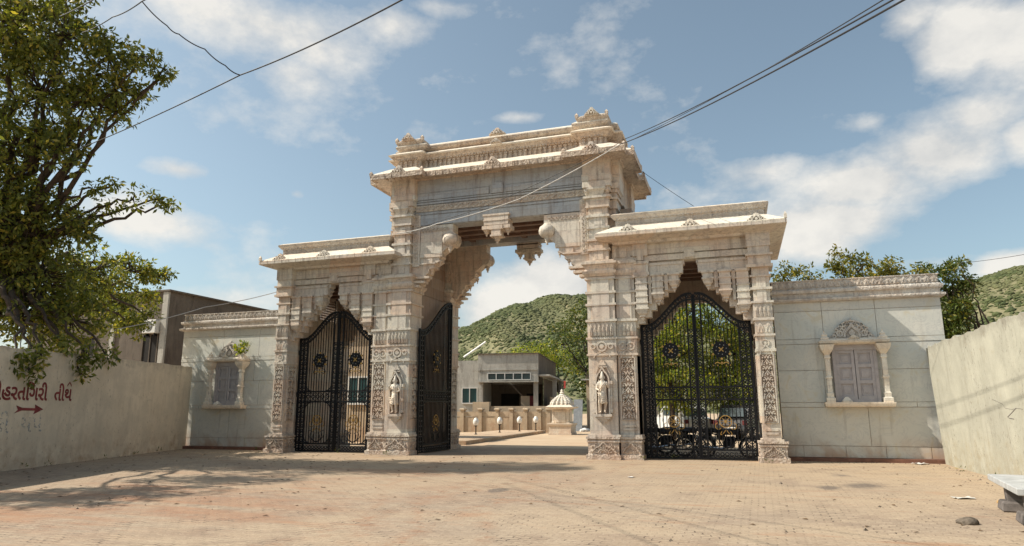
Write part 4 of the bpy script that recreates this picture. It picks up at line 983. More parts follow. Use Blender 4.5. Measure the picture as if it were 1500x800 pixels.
for i,(x,y) in enumerate(((732,632.5),(761,631.5),(785,630.5))):
    r=ray(x,y); P=CAM+r*((.16-1.5)/r.z) if r.z<0 else None
    c=copy_tree(bl); Yv=(16.2,18.4,20.0)[i]; q=aty(x,y,Yv); c.location=(q.x,Yv,.16)
    c['label']=('second bollard lamp with white globe, counted from the gateway','third bollard lamp with white globe, counted from the gateway','bollard lamp with white globe, last before the small shrine')[i]
bl.location=(aty(697,640,13.2).x,13.2,.16)
# low garden wall with recessed panels and stepped posts
gw=thing('garden_wall','low stained beige wall with stepped posts behind the bollard lamps','wall',(-7.2,21.2,0))
gw.rotation_euler=(0,0,0)
def gws(m):
    m.box(-3.5,3.3,0,.16,0,.95); m.box(-3.5,3.3,-.03,.19,.98,1.28)
m=MB(); gws(m); m.build('wall',BEIGE,gw)
for i,x in enumerate((-2.6,-1.35,-.2,.75,1.7,2.6,3.2)):
    m=MB(); m.rect(x-.12,x+.12,-.1,.26,[(0,0),(1.38,0),(1.38,.06),(1.46,.06),(1.5,0)]); m.build('post',BEIGE,gw)
m=MB(); m.rect(-2.1,-.95,.5,.8,[(0,0),(1.9,0)]); m.rect(-.9,3.3,.7,.9,[(0,0),(1.62,0)]); m.build('back_panel',BEIGE,gw)
# concrete house behind
hb=thing('concrete_house','rain-stained concrete house with open porch seen through the centre arch','building',(-6.05,26.0,0),math.radians(8.6))
hx0,hx1,hy=-4.35,.0,.0
m=MB(); m.box(hx0,hx1,hy,hy+.3,3.35,5.3); m.box(hx0,hx1-.3,hy+.3,hy+12,5.0,5.2); m.box(hx0-2.5,hx0,hy+.4,hy+6,0,4.9)
m.box(hx0,hx1-.3,hy+5,hy+5.2,0,5.0); m.box(hx0,hx1-.02,hy-.05,hy,4.15,4.22); m.build('wall',CONC,hb)
m=MB(); m.box(hx1-.3,hx1,hy+.3,hy+12,3.84,5.3); m.build('side_wall',DCONC,hb)  # face turned from the sun: its shade put into darker concrete
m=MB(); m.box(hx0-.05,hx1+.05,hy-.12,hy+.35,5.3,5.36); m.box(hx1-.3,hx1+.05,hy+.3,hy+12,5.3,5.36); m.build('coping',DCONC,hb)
m=MB(); m.box(hx1,hx1+.8,hy+.1,hy+12,3.72,3.84); m.box(hx0,hx1+.05,hy-.25,hy,3.3,3.36); m.build('canopy',CONC,hb)
for x in (hx1-.32,hx0,hx0+1.4,hx1-.32):
    pass
for i,(x,y) in enumerate(((hx1-.34,hy),(hx0+.05,hy),(hx1+.4,hy+5.5),(hx1+.4,hy+10))):
    m=MB(); m.box(x,x+.3,y,y+.3,0,3.35 if i<2 else 3.72); m.build('post',CONC,hb)
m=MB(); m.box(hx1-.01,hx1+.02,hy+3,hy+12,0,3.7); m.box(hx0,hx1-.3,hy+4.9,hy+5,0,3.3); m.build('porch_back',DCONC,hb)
m=MB(); m.box(hx0+.8,hx0+2.2,hy+4.85,hy+4.9,.3,2.6); m.box(hx0+2.8,hx0+3.9,hy+4.85,hy+4.9,.3,2.6); m.build('doorway',DARKIN,hb)
m=MB(); m.box(hx1-1.4,hx1-.35,hy+1.0,hy+1.06,.9,2.35); m.box(hx1+.5,hx1+.56,hy+3,hy+5,0,2.3); m.build('screen_panel',BEIGE,hb)
m=MB(); m.box(hx1-.75,hx1-.5,hy+.95,hy+.99,.9,2.35); m.build('red_curtain',RED,hb)
m=MB(); m.box(hx0+.1,hx1-.2,hy+.1,hy+.2,0,1.5); m.build('porch_parapet',CONC,hb)
for i in range(5):
    x=hx0+.75+i*.62
    m=MB(); m.box(x,x+.56,hy-.02,hy+.02,3.5,3.92); w=m.build('window',GLASS,hb)
    m=MB(); m.box(x-.04,x,hy-.04,hy,3.46,3.96); m.box(x+.56,x+.6,hy-.04,hy,3.46,3.96); m.box(x,x+.56,hy-.04,hy,3.92,3.96); m.box(x,x+.56,hy-.06,hy,3.46,3.5); m.build('frame',WHITEP,w)
m=MB(); m.box(hx0-1.2,hx0-.15,hy+.36,hy+.4,1.9,2.9); w=m.build('window',TEAL,hb)
m=MB(); m.box(hx0-1.25,hx0-1.2,hy+.3,hy+.4,1.85,2.95); m.box(hx0-.15,hx0-.1,hy+.3,hy+.4,1.85,2.95); m.box(hx0-.7,hx0-.65,hy+.3,hy+.36,1.9,2.9); m.box(hx0-1.2,hx0-.15,hy+.3,hy+.4,2.9,2.95); m.box(hx0-1.2,hx0-.15,hy+.25,hy+.4,1.8,1.88); m.build('frame',WHITEP,w)
m=MB(); m.tube([(hx0-1.3,hy+1,5.2),(hx0+.35,hy+1,6.3)],.07,6); tag(m.build('roof_pipe',WHITEP,hb))
# shed further right behind
sd=thing('tin_shed','beige shed with dark window beyond the shrine beside the right pier','building',(-3.9,32,0))
m=MB(); m.box(0,5,0,4,0,3.6); m.build('wall',BEIGE,sd)
m=MB(); m.box(.5,1.6,-.02,.02,2.0,3.1); w=m.build('window',DARKIN,sd)
m=MB(); m.box(.42,.5,-.05,0,1.95,3.15); m.box(1.6,1.68,-.05,0,1.95,3.15); m.box(.5,1.6,-.05,0,3.1,3.17); m.build('frame',WHITEP,w)
m=MB(); m.box(-.3,5.2,-.5,4.2,3.6,3.7); m.build('roof',CONC,sd)
bd=thing('leaning_board','grey board leaning in the shade beyond the shrine','board',tuple(aty(846,640,24)*1)); bd.location.z=0
m=MB(); m.box(-.3,.3,0,.06,0,2.1); b_=m.build('panel',m_plain('grey_board',(.25,.27,.29),.7),bd); b_.rotation_euler=(math.radians(-12),0,0)
for k in range(6):
    q=aty(855+random.uniform(-4,8),634+random.uniform(-4,3),23.5+k*.2); m=MB(); s_=random.uniform(.12,.25); m.lathe(0,0,[(s_*.9,0),(s_,s_*.5),(s_*.5,s_*.9),(.02,s_)],7); o=m.build('rubble_sack',WHITEP); o.location=(q.x,q.y,0); tag(o,'pale rubble sack in the heap beyond the shrine','sack','pale sacks heaped beyond the shrine')
# guard house seen through the left archway
gh=thing('guard_house','beige guard house with teal window behind the left archway','building',(0,0,0))
m=MB(); m.box(-12.6,-8.6,7.6,9.6,0,5.3); m.build('wall',BEIGE,gh)
m=MB(); m.box(-12.8,-8.4,7.3,9.8,5.3,5.45); m.build('roof',CONC,gh)
for (a,b,z0,z1,mt,nm) in ((-9.9,-8.95,1.75,2.9,TEAL,'window'),(-12.0,-11.0,0,2.15,DARKIN,'door')):
    m=MB(); m.box(a,b,7.57,7.62,z0,z1); w=m.build(nm,mt,gh)
    m=MB(); m.box(a-.07,a,7.53,7.6,z0,z1+.07); m.box(b,b+.07,7.53,7.6,z0,z1+.07); m.box(a,b,7.53,7.6,z1,z1+.07)
    if nm=='window': m.box((a+b)/2-.03,(a+b)/2+.03,7.54,7.57,z0,z1); m.box(a-.07,b+.07,7.5,7.6,z0-.08,z0)
    m.build('frame',WHITEP,w)
# old building behind the left wall
ob=thing('old_building','weathered brown concrete building rising behind the left boundary wall','building',(0,0,0))
ox,oy,ot=-18.45,5.0,7.07
m=MB(); m.box(ox-9,ox,oy,oy+10,0,ot); m.build('wall',DCONC,ob)
m=MB(); m.box(ox-9.1,ox+.15,oy-.15,oy+10.1,ot,ot+.08); m.build('roof',DCONC,ob)
m=MB(); m.box(ox-.28,ox+.04,oy-.1,oy,0,ot-.02); m.box(ox-3.4,ox-3.15,oy-.1,oy,0,ot-.02); m.build('column',CONC,ob)
for x in (ox-1.3,ox-5.2):
    m=MB(); m.box(x,x+.85,oy-.02,oy+.02,3.6,5.0); w=m.build('window',DARKIN,ob)
    m=MB(); m.box(x-.06,x,oy-.06,oy,3.55,5.05); m.box(x+.85,x+.91,oy-.06,oy,3.55,5.05); m.box(x+.4,x+.45,oy-.05,oy-.02,3.6,5.0); m.box(x,x+.85,oy-.06,oy,5.0,5.06); m.build('frame',DCONC,w)
m=MB(); m.box(ox,ox+.02,oy+1.5,oy+2.7,5.3,5.8); m.box(ox,ox+.02,oy+5,oy+6.2,5.3,5.8); m.build('vent',DARKIN,ob)
m=MB(); m.box(ox,ox+.3,oy+.5,oy+3,3.2,3.3); m.build('ledge',DCONC,ob)
ac=thing('air_conditioner','white box unit hung on the brown building behind the left wall','air unit',(ox-1.1,oy-.35,5.05))
m=MB(); m.rect(0,.75,0,.32,[(0,-.02),(.02,0),(.62,0),(.64,-.02)]); c_=m.build('casing',WHITEP,ac)
m=MB(); m.M=FRONT(.36,0,.31)
m.ring(0,0,.22,.02,0,.01,14)
for i in range(5): m.ring(0,0,.04+.035*i,.008,0,.008,12)
m.build('grille',IRON,ac)
m=MB(); m.box(.1,.14,.1,.45,-.12,0); m.box(.6,.64,.1,.45,-.12,0); m.build('bracket',IRON,ac)

# ================================================================== VEHICLES seen through the right gate
WCAR=m_plain('white_car_paint',(.6,.6,.58),.25,0,.03,2,0,.6); DCAR=m_plain('dark_grey_paint',(.03,.028,.03),.3,0,.05,2,0,.6)
def car(name,label,loc,rz,paint):
    t=thing(name,label,'car',loc,rz)
    def section(pts,x0,x1,ins): 
        m=MB(); n=len(pts)
        vs=[(x0+ (ins if z>.95 else 0),y,z) for y,z in pts]+[(x1-(ins if z>.95 else 0),y,z) for y,z in pts]
        m.add(vs,[tuple(range(n)),tuple(range(2*n-1,n-1,-1))]+[(i,n+i,n+(i+1)%n,(i+1)%n) for i in range(n)]); return m
    body=[(-2.1,.35),(-2.15,.7),(-2.05,.98),(-1.7,1.04),(-1.45,1.5),(-1.2,1.62),(.3,1.64),(.75,1.5),(1.25,1.06),(2.0,.92),(2.15,.7),(2.15,.35)]
    section(body,-.84,.84,.12).build('body',paint,t,bevel=.04)
    gl=[(-1.74,1.06),(-1.5,1.47),(-1.22,1.55),(.28,1.57),(.7,1.46),(1.12,1.08)]
    m=section(gl,-.76,.76,-.0); m2=MB(); m2.box(-.735,.735,-1.2,.5,1.1,1.5); m2.build('side_glass',GLASS,t)
    m=MB(); m.add([(-.62,-1.755,1.09),(.62,-1.755,1.09),(.56,-1.53,1.47),(-.56,-1.53,1.47)],[(0,1,2,3)]); m.v=[(x,y-.03,z) for x,y,z in m.v]; m.build('rear_window',GLASS,t)
    m=MB(); m.add([(-.62,1.22,1.1),(.62,1.22,1.1),(.56,.8,1.5),(-.56,.8,1.5)],[(0,1,2,3)]); m.v=[(x,y+.03,z+.02) for x,y,z in m.v]; m.build('windscreen',GLASS,t)
    for sx in (-1,1):
        for y in (-1.35,1.35):
            m=MB(); m.M=RIGHTF(sx*.8,y,.32) if sx==1 else LEFTF(-.8,y,.32); m.disc(0,0,.32,-.12,.08,20); w=m.build('wheel',RUB,t)
            m=MB(); m.M=RIGHTF(sx*.8,y,.32) if sx==1 else LEFTF(-.8,y,.32); m.disc(0,0,.19,.08,.09,14); m.build('rim',CHROME,w)
        m=MB(); m.box(sx*.68-.1,sx*.68+.1,-2.17,-2.1,.72,.92); m.build('tail_light',RED,t)
        m=MB(); m.box(sx*.62-.14,sx*.62+.14,2.1,2.17,.68,.82); m.build('headlight',GLOBE,t)
        m=MB(); m.box(sx*.92-.07,sx*.92+.07,.6,.72,1.02,1.14); m.build('mirror',paint,t)
    m=MB(); m.box(-.25,.25,-2.18,-2.12,.5,.62); m.build('number_plate',WHITEP,t)
    m=MB(); m.box(-.8,.8,-2.2,-2.05,.35,.5); m.box(-.8,.8,2.05,2.2,.35,.5); m.build('bumper',IRON,t)
car('parked_car','white hatchback parked in the yard behind the right gate',(4.35,17,0),.5,WCAR)
car('parked_car','dark grey car parked under the trees, right of the white one',(7.6,15,0),-.35,DCAR)
def moto(loc,rz,label):
    t=thing('motorcycle',label,'motorcycle',loc,rz,'motorcycles parked behind the right gate')
    for x,nm in ((-.64,'wheel'),(.64,'wheel')):
        m=MB(); m.M=FRONT(x,0,.31); m.ring(0,0,.28,.07,-.045,.045,24); w=m.build('wheel',RUB,t)
        m=MB(); m.M=FRONT(x,0,.31); m.ring(0,0,.23,.03,-.03,.03,20); m.disc(0,0,.06,-.06,.06,10)
        for k in range(9): a=2*PI*k/9; m.ribbon([(0,0),(.23*math.cos(a),.23*math.sin(a))],.01,-.004,.004)
        m.build('rim',CHROME,w)
    m=MB(); 
    for y in (-.07,.07): m.tube([(.64,y,.31),(.46,y,.75),(.40,y,.95)],.02,6); 
    m.build('fork',CHROME,t)
    m=MB(); m.tube([(.42,0,.85),(.2,0,.42),(-.15,0,.36),(-.3,0,.68),(-.62,0,.78)],.022,6); m.tube([(.42,0,.85),(-.3,0,.74)],.022,6); m.tube([(-.15,.08,.36),(-.64,.08,.31)],.018,6); m.tube([(-.15,-.08,.36),(-.64,-.08,.31)],.018,6); m.build('frame',IRON,t)
    m=MB(); m.rect(-.1,.2,-.12,.12,[(.3,-.02),(.34,.0),(.5,0),(.56,-.04),(.64,-.05)]); m.tube([(.15,0,.5),(.22,0,.62)],.07,8); m.build('engine',IRON,t)
    m=MB(); m.loft([(-.12,-.1),(.12,-.14),(.36,-.08),(.36,.08),(.12,.14),(-.12,.1)],[(.68,-.03),(.74,.02),(.84,.0),(.88,-.05)]); m.build('tank',DCAR,t,smooth=False,bevel=.02)
    m=MB(); m.loft([(-.72,-.1),(-.1,-.12),(-.1,.12),(-.72,.1)],[(.74,0),(.8,.02),(.86,0),(.88,-.04)]); m.build('seat',RUB,t)
    m=MB(); m.tube([(.3,-.34,.98),(.38,-.15,1.02),(.42,0,.98),(.38,.15,1.02),(.3,.34,.98)],.014,6); m.build('handlebar',IRON,t)
    m=MB(); m.M=frame((.5,0,.88),(0,1,0),(1,0,0)); m.disc(0,0,.09,-.1,.02,14); m.build('headlight',GLOBE,t)
    m=MB(); m.tube([(.15,-.12,.35),(-.2,-.14,.28),(-.75,-.15,.34)],.03,8,.045); m.build('exhaust',CHROME,t)
    for c in (-.64,.64):
        m=MB(); m.M=FRONT(c,0,.31); m.ribbon([(.34*math.cos(a),.34*math.sin(a)) for a in [PI*(.1+.8*i/10) for i in range(11)]],.012,-.06,.06); m.build('mudguard',IRON,t)
    for s in (-1,1): m=MB(); m.tube([(.33,s*.25,1.0),(.3,s*.3,1.15)],.006,5); m.M=RIGHTF(.3,s*.3,1.18); m.disc(0,0,.05,-.01,.01,10); m.build('mirror',IRON,t)
    return t
m0=moto((6.92,1.75,0),0,'black motorcycle close behind the right half of the right gate')
for (x,y,rz,lab) in ((5.0,1.9,.12,'black motorcycle close behind the left half of the right gate'),(5.6,3.0,.25,'motorcycle in the second row behind the right gate, half hidden')):
    c=copy_tree(m0); c.location=(x,y,0); c.rotation_euler=(0,0,rz); c['label']=lab

# ================================================================== SMALL THINGS ON THE FORECOURT
bn=thing('concrete_bench','grey concrete slab bench at the foot of the right wall','bench',(11.0,-7.65,0),math.radians(-98))
m=MB(); m.M=None; m.rect(0,2.2,-.02,.5,[(.38,-.01),(.39,0),(.46,0),(.47,-.01)]); m.build('seat',BENCH,bn)
for x in (.45,1.75):
    m=MB(); m.rect(x,x+.2,.1,.42,[(.12,0),(.38,0)]); lg=m.build('leg',DKC,bn)
    m=MB(); m.rect(x-.1,x+.32,.03,.5,[(0,.01),(.02,.02),(.12,0),(.14,-.02)]); m.build('base_block',DKC,lg)
def rock(loc,s,label,mat=ROCK,nm='stone'):
    bm=bmesh.new(); bmesh.ops.create_icosphere(bm,subdivisions=3,radius=1)
    ph=random.random()*9
    for v in bm.verts:
        k=1+.18*math.sin(v.co.x*3+ph)+.12*math.sin(v.co.y*5+ph*2)+random.uniform(-.05,.05); v.co=Vector((v.co.x*s[0]*k,v.co.y*s[1]*k,max(v.co.z,-.35)*s[2]*k+.33*s[2]))
    me=bpy.data.meshes.new(nm); bm.to_mesh(me); bm.free(); me.materials.append(mat)
    o=bpy.data.objects.new(nm,me); col.objects.link(o); o.location=loc; return tag(o,label,'stone')
rock((10.09,-9.75,0),(.13,.09,.06),'dark grey stone lying on the pavers before the bench')
rock((11.2,-7.35,0),(.05,.04,.035),'small ochre stone beside the bench foot',m_plain('ochre_stone',(.4,.26,.12),.9))
rock((-12.2,-2.4,0),(.2,.13,.1),'brown clod at the foot of the tan wall',m_plain('brown_clod',(.16,.07,.045),.95),'clod')
def sheetlet(name,label,loc,sx_,sy_,rz,mat,cat='litter'):
    m=MB(); n=5; vs=[];fs=[]
    for i in range(n):
        for j in range(n): vs.append(((i/(n-1)-.5)*sx_,(j/(n-1)-.5)*sy_,.012+random.uniform(0,.3)*min(sx_,sy_)*(.35 if (i in(0,4) or j in (0,4)) else .15)))
    for i in range(n-1):
        for j in range(n-1): a=i*n+j; fs.append((a,a+n,a+n+1,a+1))
    m.add(vs,fs); o=m.build(name,mat,None,recalc=False); o.location=loc; o.rotation_euler=(0,0,rz)
    s_=o.modifiers.new('s','SOLIDIFY'); s_.thickness=.004
    return tag(o,label,cat)
sheetlet('paper_scrap','flat pale card lying on the pavers before the bench',(10.8,-6.9,0),.3,.2,.3,PAPER)
sheetlet('crumpled_bag','crumpled white bag by the step near the right wall',(11.83,.75,0),.3,.3,.7,WHITEP)
sheetlet('paper_scrap','crumpled white paper scrap lying alone before the centre arch',(5.0,-5.0,0),.14,.12,1.2,WHITEP)
# twigs, leaf litter and grit: uncountable
m=MB()
for i in range(620):
    if i<150: x,y=random.uniform(-9.5,12.2),random.uniform(-15,-.3)
    elif i<370: s=random.random()**1.0; P=A+dv*L*s; x,y=P.x+abs(random.gauss(0,.35))+.03,P.y+random.uniform(-.1,.1)
    elif i<520: x,y=12.35-abs(random.gauss(0,.3)),random.uniform(-9,.9)
    else: x,y=random.uniform(8.6,12.3),.95-abs(random.gauss(0,.2))
    r=.006+.022*random.random()**2.5 if i>10 else random.uniform(.025,.045); a=random.uniform(0,6)
    m.add([(x+r*math.cos(a),y+r*math.sin(a),0),(x+r*math.cos(a+2.1),y+r*math.sin(a+2.1),0),(x+r*math.cos(a+4.2),y+r*math.sin(a+4.2),0),(x,y,r*.9)],[(0,1,3),(1,2,3),(2,0,3),(0,2,1)])
tag(m.build('grit',ROCK),kind='stuff',label='grit and clods strewn over the pavers')
m=MB()
for i in range(260):
    if i<190: x,y=random.uniform(-10,0),random.uniform(-12,.5)
    else: x,y=random.uniform(0,12),random.uniform(-12,.5)
    a=random.uniform(0,6.3); s=random.uniform(.03,.06); c_,s_=math.cos(a)*s,math.sin(a)*s
    m.add([(x-c_,y-s_,.006),(x+s_*.4,y-c_*.4,.02),(x+c_,y+s_,.008),(x-s_*.4,y+c_*.4,.012)],[(0,1,2,3)])
tag(m.build('leaf_litter',m_plain('dry_leaf',(.14,.085,.04),.9),None,recalc=False),kind='stuff',label='dry leaves strewn over the pavers')

# ================================================================== CABLES
def cable(label,pts,r,mat=CABLE,sag=0,group=None,ext=0):
    P=[Vector(p) for p in pts]; out=[]
    if ext: P=[P[0]+(P[0]-P[1])*ext]+P
    for a,b in zip(P,P[1:]):
        n=14
        for i in range(n): t=i/n; q=a.lerp(b,t); q.z-=sag*4*t*(1-t); out.append(q)
    out.append(P[-1]); m=MB(); m.tube(out,r,6); return tag(m.build('cable',mat),label,'cable',group)
gl=Vector((-3.55,-.1,7.45))
e1=aty(926,207,-.6)
cable('lowest black cable sweeping from the upper right down to the gateway eave',[at(1331,-4,9),(4.35,-.62,9.5)],.013,CABLE,.12,ext=1.2)
cable('middle black cable sweeping from the upper right behind the gateway eave',[at(1315,-4,9.2),aty(912,205,.3)],.011,CABLE,.10,ext=1.2)
cable('upper black cable, topmost of the three at the upper right',[at(1300,-4,9.4),aty(1060,136,-4),aty(915,210,.3)],.008,CABLE,.03,ext=1.6)
cable('pale cable draped across the front of the centre arch',[(4.35,-.62,9.5),aty(760,292,-.35),aty(640,328,-.25),gl],.017,LCABLE,.05)
cable('thin dark cable draped above the pale one on the centre arch',[(4.3,-.6,9.55),aty(740,290,-.3),aty(640,325,-.1),(-3.4,.0,7.6)],.008,CABLE,.05)
cable('thin cable rising from the right side of the gateway towards its wing',[aty(936,248,1.8),aty(1016,302,.6)],.008,CABLE,.02)
J1=at(352,110,13)
cable('long black cable crossing the upper left sky into the tree',[at(596,-4,9),J1,at(100,224,22)],.011,CABLE,.06,ext=2)
J0=at(208,2,14)
cable('wavy black cable dropping to a splice on the long one',[J0,at(245,38,13.8),at(262,50,13.7),at(300,72,13.4),at(330,96,13.1),J1],.010,CABLE,.03)
cable('short black cable from the splice into the tree top',[at(300,-60,10),J0,at(165,25,17),at(120,48,21)],.011,CABLE,.04)
cable('short black cable at the very top of the tree',[at(150,-8,12),at(88,24,20)],.011,CABLE,.02,ext=.8)
cable('pale cable running from the tree past the brown building',[at(172,482,24.5),at(300,450,25.5),aty(408,427,2.0)],.014,LCABLE,.05)
cable('thin cable in the sky above the right boundary wall',[aty(1400,386,8),aty(1505,372,4)],.008,CABLE,.03)

# ================================================================== FOLIAGE
def leaves_mesh(name,C,n,spread,size,mat,parent,rng,droop=.35,aspect=.42):
    C=np.asarray(C); N=len(C)*n
    c=np.repeat(C[:,:3],n,0); sp=np.repeat(C[:,3:4] if C.shape[1]>3 else np.full((len(C),1),spread),n,0)
    d=rng.normal(size=(N,3)); d/=np.linalg.norm(d,axis=1,keepdims=True)
    p=c+d*sp*rng.random((N,1))**.45*np.array([1,1,.75])
    dr=d*.7+rng.normal(size=(N,3))*.6; dr[:,2]-=droop; dr/=np.linalg.norm(dr,axis=1,keepdims=True)
    s=size*(.6+.7*rng.random((N,1))); side=np.cross(dr,rng.normal(size=(N,3))); side/=np.linalg.norm(side,axis=1,keepdims=True)
    nor=np.cross(dr,side)
    v=np.empty((N,4,3)); v[:,0]=p; v[:,1]=p+dr*s*.45+side*s*aspect*.5+nor*s*.08; v[:,2]=p+dr*s; v[:,3]=p+dr*s*.45-side*s*aspect*.5+nor*s*.08
    me=bpy.data.meshes.new(name); me.vertices.add(N*4); me.vertices.foreach_set('co',v.ravel())
    me.loops.add(N*4); me.loops.foreach_set('vertex_index',np.arange(N*4,dtype=np.int32)); me.polygons.add(N)
    me.polygons.foreach_set('loop_start',np.arange(0,N*4,4,dtype=np.int32)); me.polygons.foreach_set('loop_total',np.full(N,4,dtype=np.int32))
    me.materials.append(mat); me.update(); me.validate()
    o=bpy.data.objects.new(name,me); col.objects.link(o); o.parent=parent; return o
def tree(label,base,blobs,mat,size,nsub,nleaf,group=None,trunk_r=.22,fork=None,spread=.38,name='tree',droop=.35,extra=None):
    """blobs: world (x,y,z,r)"""
    t=thing(name,label,'tree',base,0,group); b=Vector(base); rng=np.random.default_rng(int(abs(base[0]*100))+3); rd=random.Random(int(abs(base[1]*77))+1)
    fk=Vector(fork) if fork else b+Vector((0,0,2.6))
    m=MB()
    def limb(p,q,r0,r1,wob=.12,n=7):
        pts=[]; l=(q-p).length
        for i in range(n+1):
            s=i/n; pts.append(p.lerp(q,s)+Vector((rd.uniform(-1,1),rd.uniform(-1,1),rd.uniform(-1,1)))*wob*l*.35*math.sin(PI*s)-b+Vector((0,0,.06*l*math.sin(PI*s))))
        m.tube(pts,r0,6 if r0<.06 else 9,r1); return
    limb(b,fk,trunk_r*1.25,trunk_r*.85,.08)
    C=[]
    for bl_ in blobs:
        c=Vector(bl_[:3]); r=bl_[3]
        mid=fk.lerp(c,.55)+Vector((0,0,.25)); limb(fk,mid,trunk_r*.34,trunk_r*.17,.22); limb(mid,c,trunk_r*.17,trunk_r*.07,.22)
        k=max(3,int(nsub*(r**1.7)))
        for i in range(k):
            d=Vector(rng.normal(size=3)); d.normalize(); q=c+d*r*(.35+.65*rng.random()**.6)
            C.append((q.x-b.x,q.y-b.y,q.z-b.z,spread*(.6+.7*rng.random())))
            if i%2==0: limb(c,q,.028,.008,.2,4)
    m.build('trunk',BARK,t,smooth=True,recalc=False)
    leaves_mesh('crown',C,nleaf,spread,size,mat,t,rng,droop); return t
# big tree over the left wall
LB=[]
for x,y,r,d in ((20,40,62,25),(95,55,45,24),(160,85,36,23.5),(205,85,20,23),(60,140,60,25),(130,150,45,24),(185,135,24,23.5),(20,225,52,25),(85,215,34,24),(232,118,12,23),(240,100,9,23),
              (50,320,55,25),(10,330,50,25),(120,330,22,24),(60,410,62,25.5),(130,400,42,28),(190,395,26,30.5),(232,405,17,31.5),(30,470,50,24.5),(105,470,45,25.5),(165,455,32,30.5),(215,435,16,31.5),(190,478,20,29),(215,462,12,29.5),(150,430,30,31.5),
              (160,300,9,24),(195,292,9,24),(228,292,10,24),(245,300,7,24),(130,275,9,24),(165,270,7,24),
              (22,525,16,21.5),(45,548,9,21.6),(60,520,12,22),(125,520,14,23.5),(118,548,9,23.4),(90,505,12,23),(155,520,10,24.5),
              (-70,60,90,27),(-80,220,90,27),(-70,380,90,26),(20,-50,70,27),(110,-30,30,25)):
    p=at(x,y,d); LB.append((p.x,p.y,p.z,r*d/F))
LB += [(-10.5,-10.5,7.6,1.3),(-10,-12.6,7.0,1.3),(-11,-14,7.3,1.4)]
tb=Vector((-12.9,-7.6,0))
tree('large broad-leaved tree overhanging the tan wall at the left edge',tuple(tb),LB,LEAFA,.175,50,27,None,.34,at(2,400,25.5),.27,droop=.45)
# trees behind the right annex
def px_blobs(lst,Y):
    o=[]
    for x,y,r in lst:
        p=aty(x,y,Y+random.uniform(-.8,.8)); o.append((p.x,p.y,p.z,r*(p-CAM).length/F))
    return o
tree('bushy tree whose crown shows right above the shuttered grey wall',(12.2,9,0),px_blobs([(1150,405,16),(1185,410,14),(1225,400,16),(1258,398,18),(1290,400,18),(1225,385,6),(1265,380,8),(1245,376,5),(1310,384,5),(1345,396,7),(1170,398,6),(1300,392,8),(1330,405,10),(1200,430,20),(1270,430,22),(1226,372,4),(1345,410,8)],9),LEAFB2,.17,44,30,'trees behind the right annex',.14,spread=.27)
tree('dark tree at the outer end of the right grey wall, beside the hill',(16.6,9,0),px_blobs([(1385,402,12),(1395,430,20),(1390,460,22),(1415,450,14),(1385,490,16),(1400,480,14),(1408,388,7),(1392,388,8),(1350,388,5),(1358,400,6),(1415,415,9)],9),LEAFB,.16,60,36,'trees behind the right annex',.16,spread=.3)
# trees seen through the right gate
tree('sunlit green tree filling the left of the right archway',(4.2,14,0),px_blobs([(960,500,30),(985,470,28),(1000,520,32),(950,540,26),(980,560,26),(1015,455,28),(970,575,22),(1000,585,20),(1020,560,24),(940,470,24)],14),LEAFC,.16,46,40,'trees behind the right gate',.12)
tree('sunlit green tree filling the right of the right archway',(7.2,15,0),px_blobs([(1050,480,32),(1075,520,30),(1040,540,28),(1090,480,28),(1060,560,26),(1100,550,28),(1090,440,28),(1050,440,26),(1130,470,30),(1050,580,20),(1080,590,20),(1110,585,20)],15),LEAFC,.16,46,40,'trees behind the right gate',.12)
# trees behind the concrete house
tree('yellow-green tree behind the concrete house roof',(-7.5,38,0),px_blobs([(770,512,16),(792,508,18),(815,520,20),(840,530,20),(800,530,18),(750,522,10)],38),LEAFC,.26,8,40,'trees beside the concrete house',.25,spread=.7)
tree('tall green tree beside the right pier in the centre arch',(-3.4,34,0),px_blobs([(850,470,20),(835,485,20),(858,500,24),(825,505,20),(860,450,14),(848,540,26),(866,560,22),(840,460,10),(812,482,9)],34),LEAFB,.24,9,42,'trees beside the concrete house',.3,spread=.6)
# shrub on the left window
sp=thing('sprouting_plant','small leafy plant sprouting from the left window pediment','plant',(-10.62,1.12,3.45))
m=MB()
for i in range(9): a=random.uniform(-.7,.7); m.tube([(0,0,0),(a*.3,-.05,.25),(a*.6,random.uniform(-.2,.0),random.uniform(.3,.6))],.008,5,.004)
m.build('stem',BARK,sp)
leaves_mesh('foliage',[(random.uniform(-.28,.2),random.uniform(-.2,0),random.uniform(.2,.52),.14) for i in range(14)],14,.14,.11,LEAFC,sp,RNG,.1,.6)
wd=MB()
# weeds at foot of walls
def weeds(pts,n=9):
    C=[(x,y,.05,.08) for x,y in pts]; o=leaves_mesh('weeds',C,n,.08,.09,LEAFB,None,RNG,-.5,.25); tag(o,kind='stuff',label='weeds at the foot of the walls')
weeds([(-3.7,-.1),(-3.55,-.12),(8.0,-.05),(4.6,.0)]+[(A+dv*s+Vector((.05,0,0)))[:2] for s in (3,16,18.2,19.1,21.8,23.5,25.1)]+[(12.3,-1.2),(12.3,-3.4),(-8.9,.9),(-9.6,.95),(5.4,.6),(-6,.6)])

